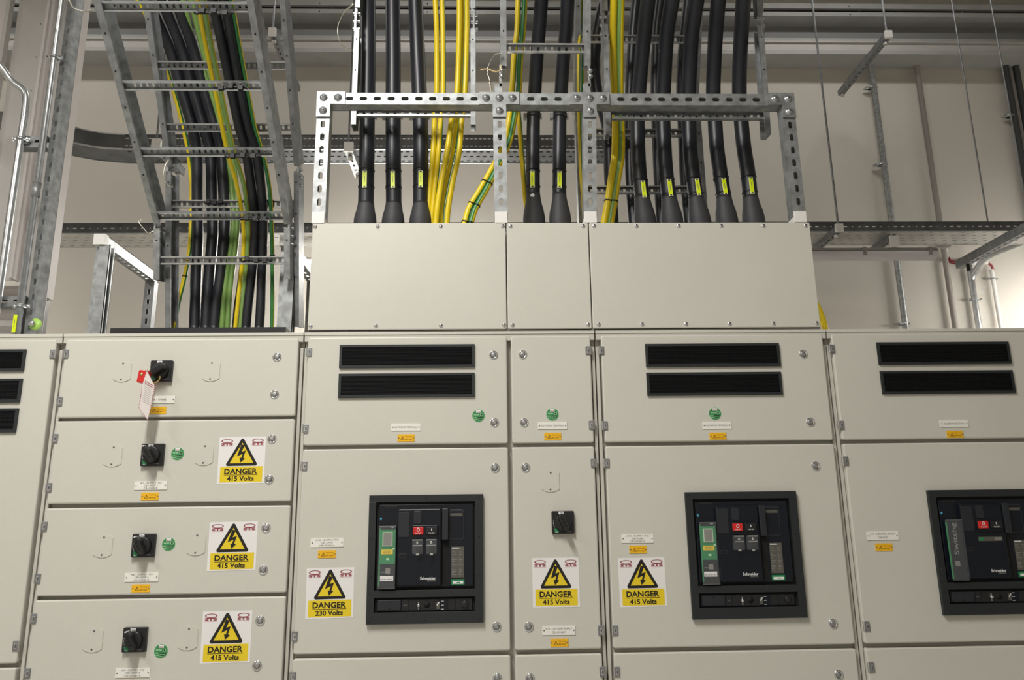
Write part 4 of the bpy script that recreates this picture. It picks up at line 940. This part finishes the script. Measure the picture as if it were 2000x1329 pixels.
# ---------------------------------------------------------------- left riser cladding
ZT=CEIL
def xz(px,py,Y): return P(px,py,Y).x
Yc=.95
xa=xz(173,20,Yc); xb=xz(151,20,Yc)  # bright right edge
zbot=P(95,585,Yc).z
rs=thing('riser_trunking',((xz(60,300,Yc)+xa)/2,Yc,zbot),'tall pale grey folded steel trunking rising at the far left behind the slotted strut','trunking')
e1=P(100,575,Yc).x; 
mb=MB(); mb.box(e1-.012,e1,Yc-.035,Yc+.02,zbot,ZT,'cladding_pale'); mb.box(e1-.135,e1-.012,Yc,Yc+.004,zbot,ZT,'cladding')
for k in range(22): mb.lathe((e1-.055,Yc,zbot+.03+k*.15),[(.004,0),(.003,.002)],'galv_dark',8)
mb.box(e1-.012,e1+.002,Yc-.037,Yc-.03,2.2,zbot+.02,'cladding_pale'); mb.build('right_channel',rs)
e2=P(33,540,Yc).x; zb2=P(20,548,Yc).z
mb=MB(); mb.box(e2-.012,e2,Yc-.035,Yc+.02,zb2,ZT,'cladding_pale'); mb.box(e2-.16,e2-.012,Yc,Yc+.004,zb2,ZT,'cladding'); mb.box(e2,e1-.135,Yc+.02,Yc+.024,zb2,ZT,'cladding')
for k in range(22): mb.lathe((e2-.05,Yc,zb2+.04+k*.17),[(.004,0),(.003,.002)],'galv_dark',8)
mb.build('left_channel',rs)
mb=MB(); mb.box(e2-.9,e2-.17,Yc-.05,Yc-.03,zb2-.02,ZT,'cladding_pale'); mb.box(e2-.178,e2-.16,Yc-.06,Yc-.03,zb2,ZT,'cladding'); mb.build('side_panel',rs)
mb=MB(); mb.box(e1-.10,e1-.014,Yc-.03,Yc+.02,2.2,zbot-.002,'black_plastic'); mb.build('base_box',rs,label='black box at the foot of the trunking')
# louvred unit at far left
c=P(0,600,1.1); mb=MB(); lv=thing('louvre_unit',(c.x,1.1,2.2),'grey louvred unit low at the left edge behind the conduits','vent')
z0_,z1_=2.2,P(20,556,1.1).z; xx=P(38,600,1.1).x; mb.box(xx-.6,xx,1.12,1.3,0,z1_,'cladding'); mb.build('casing',lv)
mb=MB()
for k in range(9):
    zz=z0_+.01+k*(z1_-z0_)/9; mb.add([(xx-.6,1.118,zz),(xx-.01,1.118,zz),(xx-.01,1.09,zz+.022),(xx-.6,1.09,zz+.022)],[(0,1,2,3)],'cladding_pale')
mb.build('louvre_blades',lv)
# strut + conduits at left
Ys=.62
def xv(px,py): return P(px,py,Ys).x
xs=P(67,560,Ys).x; mb=MB(); root=thing('strut_riser',(xs,Ys,2.206),'tall slotted galvanised strut standing against the trunking at far left','strut')
strut(mb,(xs,Ys,2.206),(xs,Ys,4.6),(.25,1,0),'galv',pitch=.060,sl=.026,sw=.013); mb.build('channel',root)
mb=MB(); zz=P(30,590,Ys).z; strut(mb,(xs-.02,Ys-.01,zz),(xs-.35,Ys-.01,zz),(0,1,0),'galv_dark',w=.041,slots=True); mb.build('cross_strut',root)
mb=MB(); zz=P(60,279,Ys).z; strut(mb,(xs-.02,Ys-.01,zz),(xs-.14,Ys-.01,zz),(0,1,0),'galv_dark',w=.05,slots=True); mb.build('stub_strut',root)
mb=MB(); c=P(62,632,Ys-.02); mb.lathe(c,[(.012,0),(.012,.003),(.008,.008)],'galv_bright',16); c=P(70,634,Ys-.01); mb.lathe(c,[(.022,0),(.022,.004)],'lime_plastic',20); mb.build('strut_bolt',root,label='bolt with lime green washer')
Yd=Ys-.03; gl='galvanised conduits at the far left'
b=P(34,640,Yd); b2=b.x
conduit('straight galvanised conduit clipped to the slotted strut at far left',[(b2,Yd,2.206),(b2,Yd,4.6)],.0125,'galv_bright',[V((b2,Yd,P(35,598,Yd).z)),V((b2,Yd,P(104,112,Yd).z))],gl)
cd_=[o for o in bpy.data.objects if o.get('label','').startswith('straight galvanised conduit clipped')][0]
mb=MB(); mb.tube([(b2,Yd,P(60,385,Yd).z-.0006),(b2,Yd,P(60,385,Yd).z+.06)],.0155,'galv',14); mb.build('coupler',cd_)
c=P(28,632,Yd-.016); mb=MB(); mb.rbox(c.x-.007,c.x+.007,c.y,c.y+.0015,c.z-.034,c.z+.034,.0015,'tag_yellow',2); mb.rect(c.x-.001,c.x+.001,c.z-.015,c.z+.015,c.y-.0005,'plate_text'); mb.build('marker',cd_,label='bright yellow marker strip')
v=P(28,400,Yd).x
pts=[P(-12,115,Yd-.05),P(5,135,Yd-.03),P(22,158,Yd-.01),V((P(38,190,Yd).x,Yd,P(38,185,Yd).z)),V((P(42,215,Yd).x,Yd,P(44,215,Yd).z))]
xx=P(41,270,Yd).x; pts=pts[:3]+[V((xx-.012,Yd,P(36,180,Yd).z)),V((xx,Yd,P(42,212,Yd).z)),V((xx,Yd,P(41,270,Yd).z)),V((xx,Yd,P(20,420,Yd).z)),V((xx,Yd,2.206))]
conduit('bent galvanised conduit curving in from the left edge and down',pts,.0135,'galv_bright',[V((xx,Yd,P(41,272,Yd).z))],gl)
# ---------------------------------------------------------------- braided bonds and small fittings
def bond(label,pix,Y,r=.0013):
    pts=[P(x,y,Y+dy) for x,y,dy in pix]; path=spline(pts,6); root=thing('earth_bond',path[0],label,'wire','braided earth bonds between ladder sections')
    mb=MB(); mb.tube(path,r,'wire_silver',8); mb.build('braid',root)
    for i in (0,len(path)-7):
        mb=MB(); seg=path[i:i+7]
        for ph in (0,2.1,4.2):
            mb.tube([p+V((math.cos(k*1.5+ph)*.003,math.sin(k*1.5+ph)*.003,0)) for k,p in enumerate(seg)],.0014,'wire_silver',6)
        mb.build('twisted_end',root)
bond('silver braided bond looping left of the first black cable at the top',[(690,8,0),(672,25,-.02),(661,48,-.03),(660,68,-.03),(668,88,-.02),(687,98,0)],.12)
bond('silver bond wire hanging above the first inner post',[(980,104,0),(966,108,-.01),(956,124,-.02),(952,140,-.02),(957,160,-.02),(960,182,-.01)],.02)
bond('silver bond wire at the top left corner of the nearest ladder',[(136,2,0),(142,14,-.02),(155,20,-.02),(168,22,-.01),(180,20,0)],-.05,.0018)
bond('silver bond wire looping by the hinge of the rear upper left ladder',[(330,312,0),(322,325,-.01),(320,345,-.01),(328,362,0),(336,366,0)],.48,.0016)
bond('thin bond wire curling left of the nearest ladder, above the strut stand',[(276,432,0),(272,428,0),(272,436,0),(280,446,0),(290,456,0),(298,452,0)],.48,.0012)
mb=MB(); p=spline([P(938,137,-.01),P(952,135,-.01),P(966,140,-.01),P(976,138,-.0),P(979,128,.0)],6); mb.tube(p,[.0022]*(len(p)),'cream_wire',8); o=mb.build('cable_tie_tail'); tag(o,'loose cream strap end sticking out left of the short narrow ladder','strap')
# hanger link pieces above inner posts
for px,l in ((973.5,'bolted hanger link between the short narrow ladder and the frame, at its left'),(1146,'bolted hanger link between the short narrow ladder and the frame, at its right')):
    a=P(px,180,.03);b=P(px+4,132,.03); root=thing('hanger_link',a,l,'bracket','hanger links above the inner posts'); mb=MB(); mb.box(a.x-.012,a.x+.012,.028,.034,a.z-.01,a.z+.03,'galv'); mb.box(b.x-.004,b.x+.004,.028,.034,a.z+.02,b.z+.01,'galv_bright'); mb.build('link_plate',root)
    for k in range(2):
        mb=MB(); mb.lathe((b.x+.004,.028,a.z+.055+.02*k),[(.008,0),(.008,.006),(.004,.01)],'galv_bright',6); mb.build('bolt',root)
def strap(label,xa,xb,py,Y):
    n=14; pts=[P(xa+(xb-xa)*k/n,py+random.uniform(-2.2,2.2),Y-.006*(k%2)) for k in range(n+1)]; root=thing('cable_tie',pts[0],label,'cable tie','black ties holding the bundle to ladder rungs')
    mb=MB(); mb.tube(pts,.0045,'tie_black',6); mb.build('strap',root)
    for k in range(3,n,4):
        p=pts[k]; mb=MB(); mb.box(p.x-.008,p.x+.008,p.y-.010,p.y+.002,p.z-.007,p.z+.009,'tie_black'); mb.build('buckle',root)
fr_=lambda z:-.26+.75*(3.43-z)/.69
for k,(xa,xb,py,w_) in enumerate([(380,456,26,'topmost'),(418,485,172,'second'),(440,510,305,'third'),(470,529,427,'fourth')]):
    Yq=.0
    for _ in range(12): Yq=fr_(P((xa+xb)/2,py,Yq).z)*.5+Yq*.5
    strap('black tie wound along the '+w_+' rung of the nearest upper left ladder',xa,xb,py,Yq-.006)
strap('black tie on the lowest rung of the nearest upper left ladder',470,531,509,.505)
strap('black tie on the upper rung of the rear upper left ladder',318,404,127,.405)
strap('black tie on the middle rung of the rear upper left ladder',376,432,252,.475)
strap('black tie on the lowest rung of the rear upper left ladder',400,440,397,.525)
for l,px,py,tx,ty in (('slotted strut arm with square cap under the middle tray, left of the black cables',681,290,683,240),('slotted strut arm with square cap under the middle tray, seen through the upper left ladders',306,284,310,200)):
    arm(l,(px,py-4),Yn-.06,Yn+TW+.12); rod('threaded rod '+('dropping beside the frame to' if px>500 else 'behind the upper left ladders carrying')+' the middle tray arm',(tx,ty),(px,py-10),Yn-.03,.006)
# ---------------------------------------------------------------- lights
def area(loc,rot,sx,sy,e,col=(1,.975,.93),name='ceiling_lamp'):
    L=bpy.data.lights.new(name,'AREA'); L.shape='RECTANGLE'; L.size=sx; L.size_y=sy; L.energy=e; L.color=col
    o=bpy.data.objects.new(name,L); COL.objects.link(o); o.location=loc; o.rotation_euler=rot; return o
area((-.85,-1.9,4.3),(0,0,0),.22,1.3,118)
area((-3.2,-2.6,4.35),(0,0,0),.22,1.3,48)  # unseen left fill lamp, strengthened for the lower left doors
for x in (-3.6,-.4,2.8): area((x,2.4,6.2),(0,0,0),1.3,.22,20)
W=bpy.data.worlds.new('world'); SC.world=W; W.use_nodes=True; W.node_tree.nodes['Background'].inputs[0].default_value=(.5,.5,.5,1); W.node_tree.nodes['Background'].inputs[1].default_value=.05
vs=SC.view_settings; vs.view_transform='Standard'; vs.look='None'; vs.exposure=0; vs.gamma=1; vs.use_curve_mapping=False
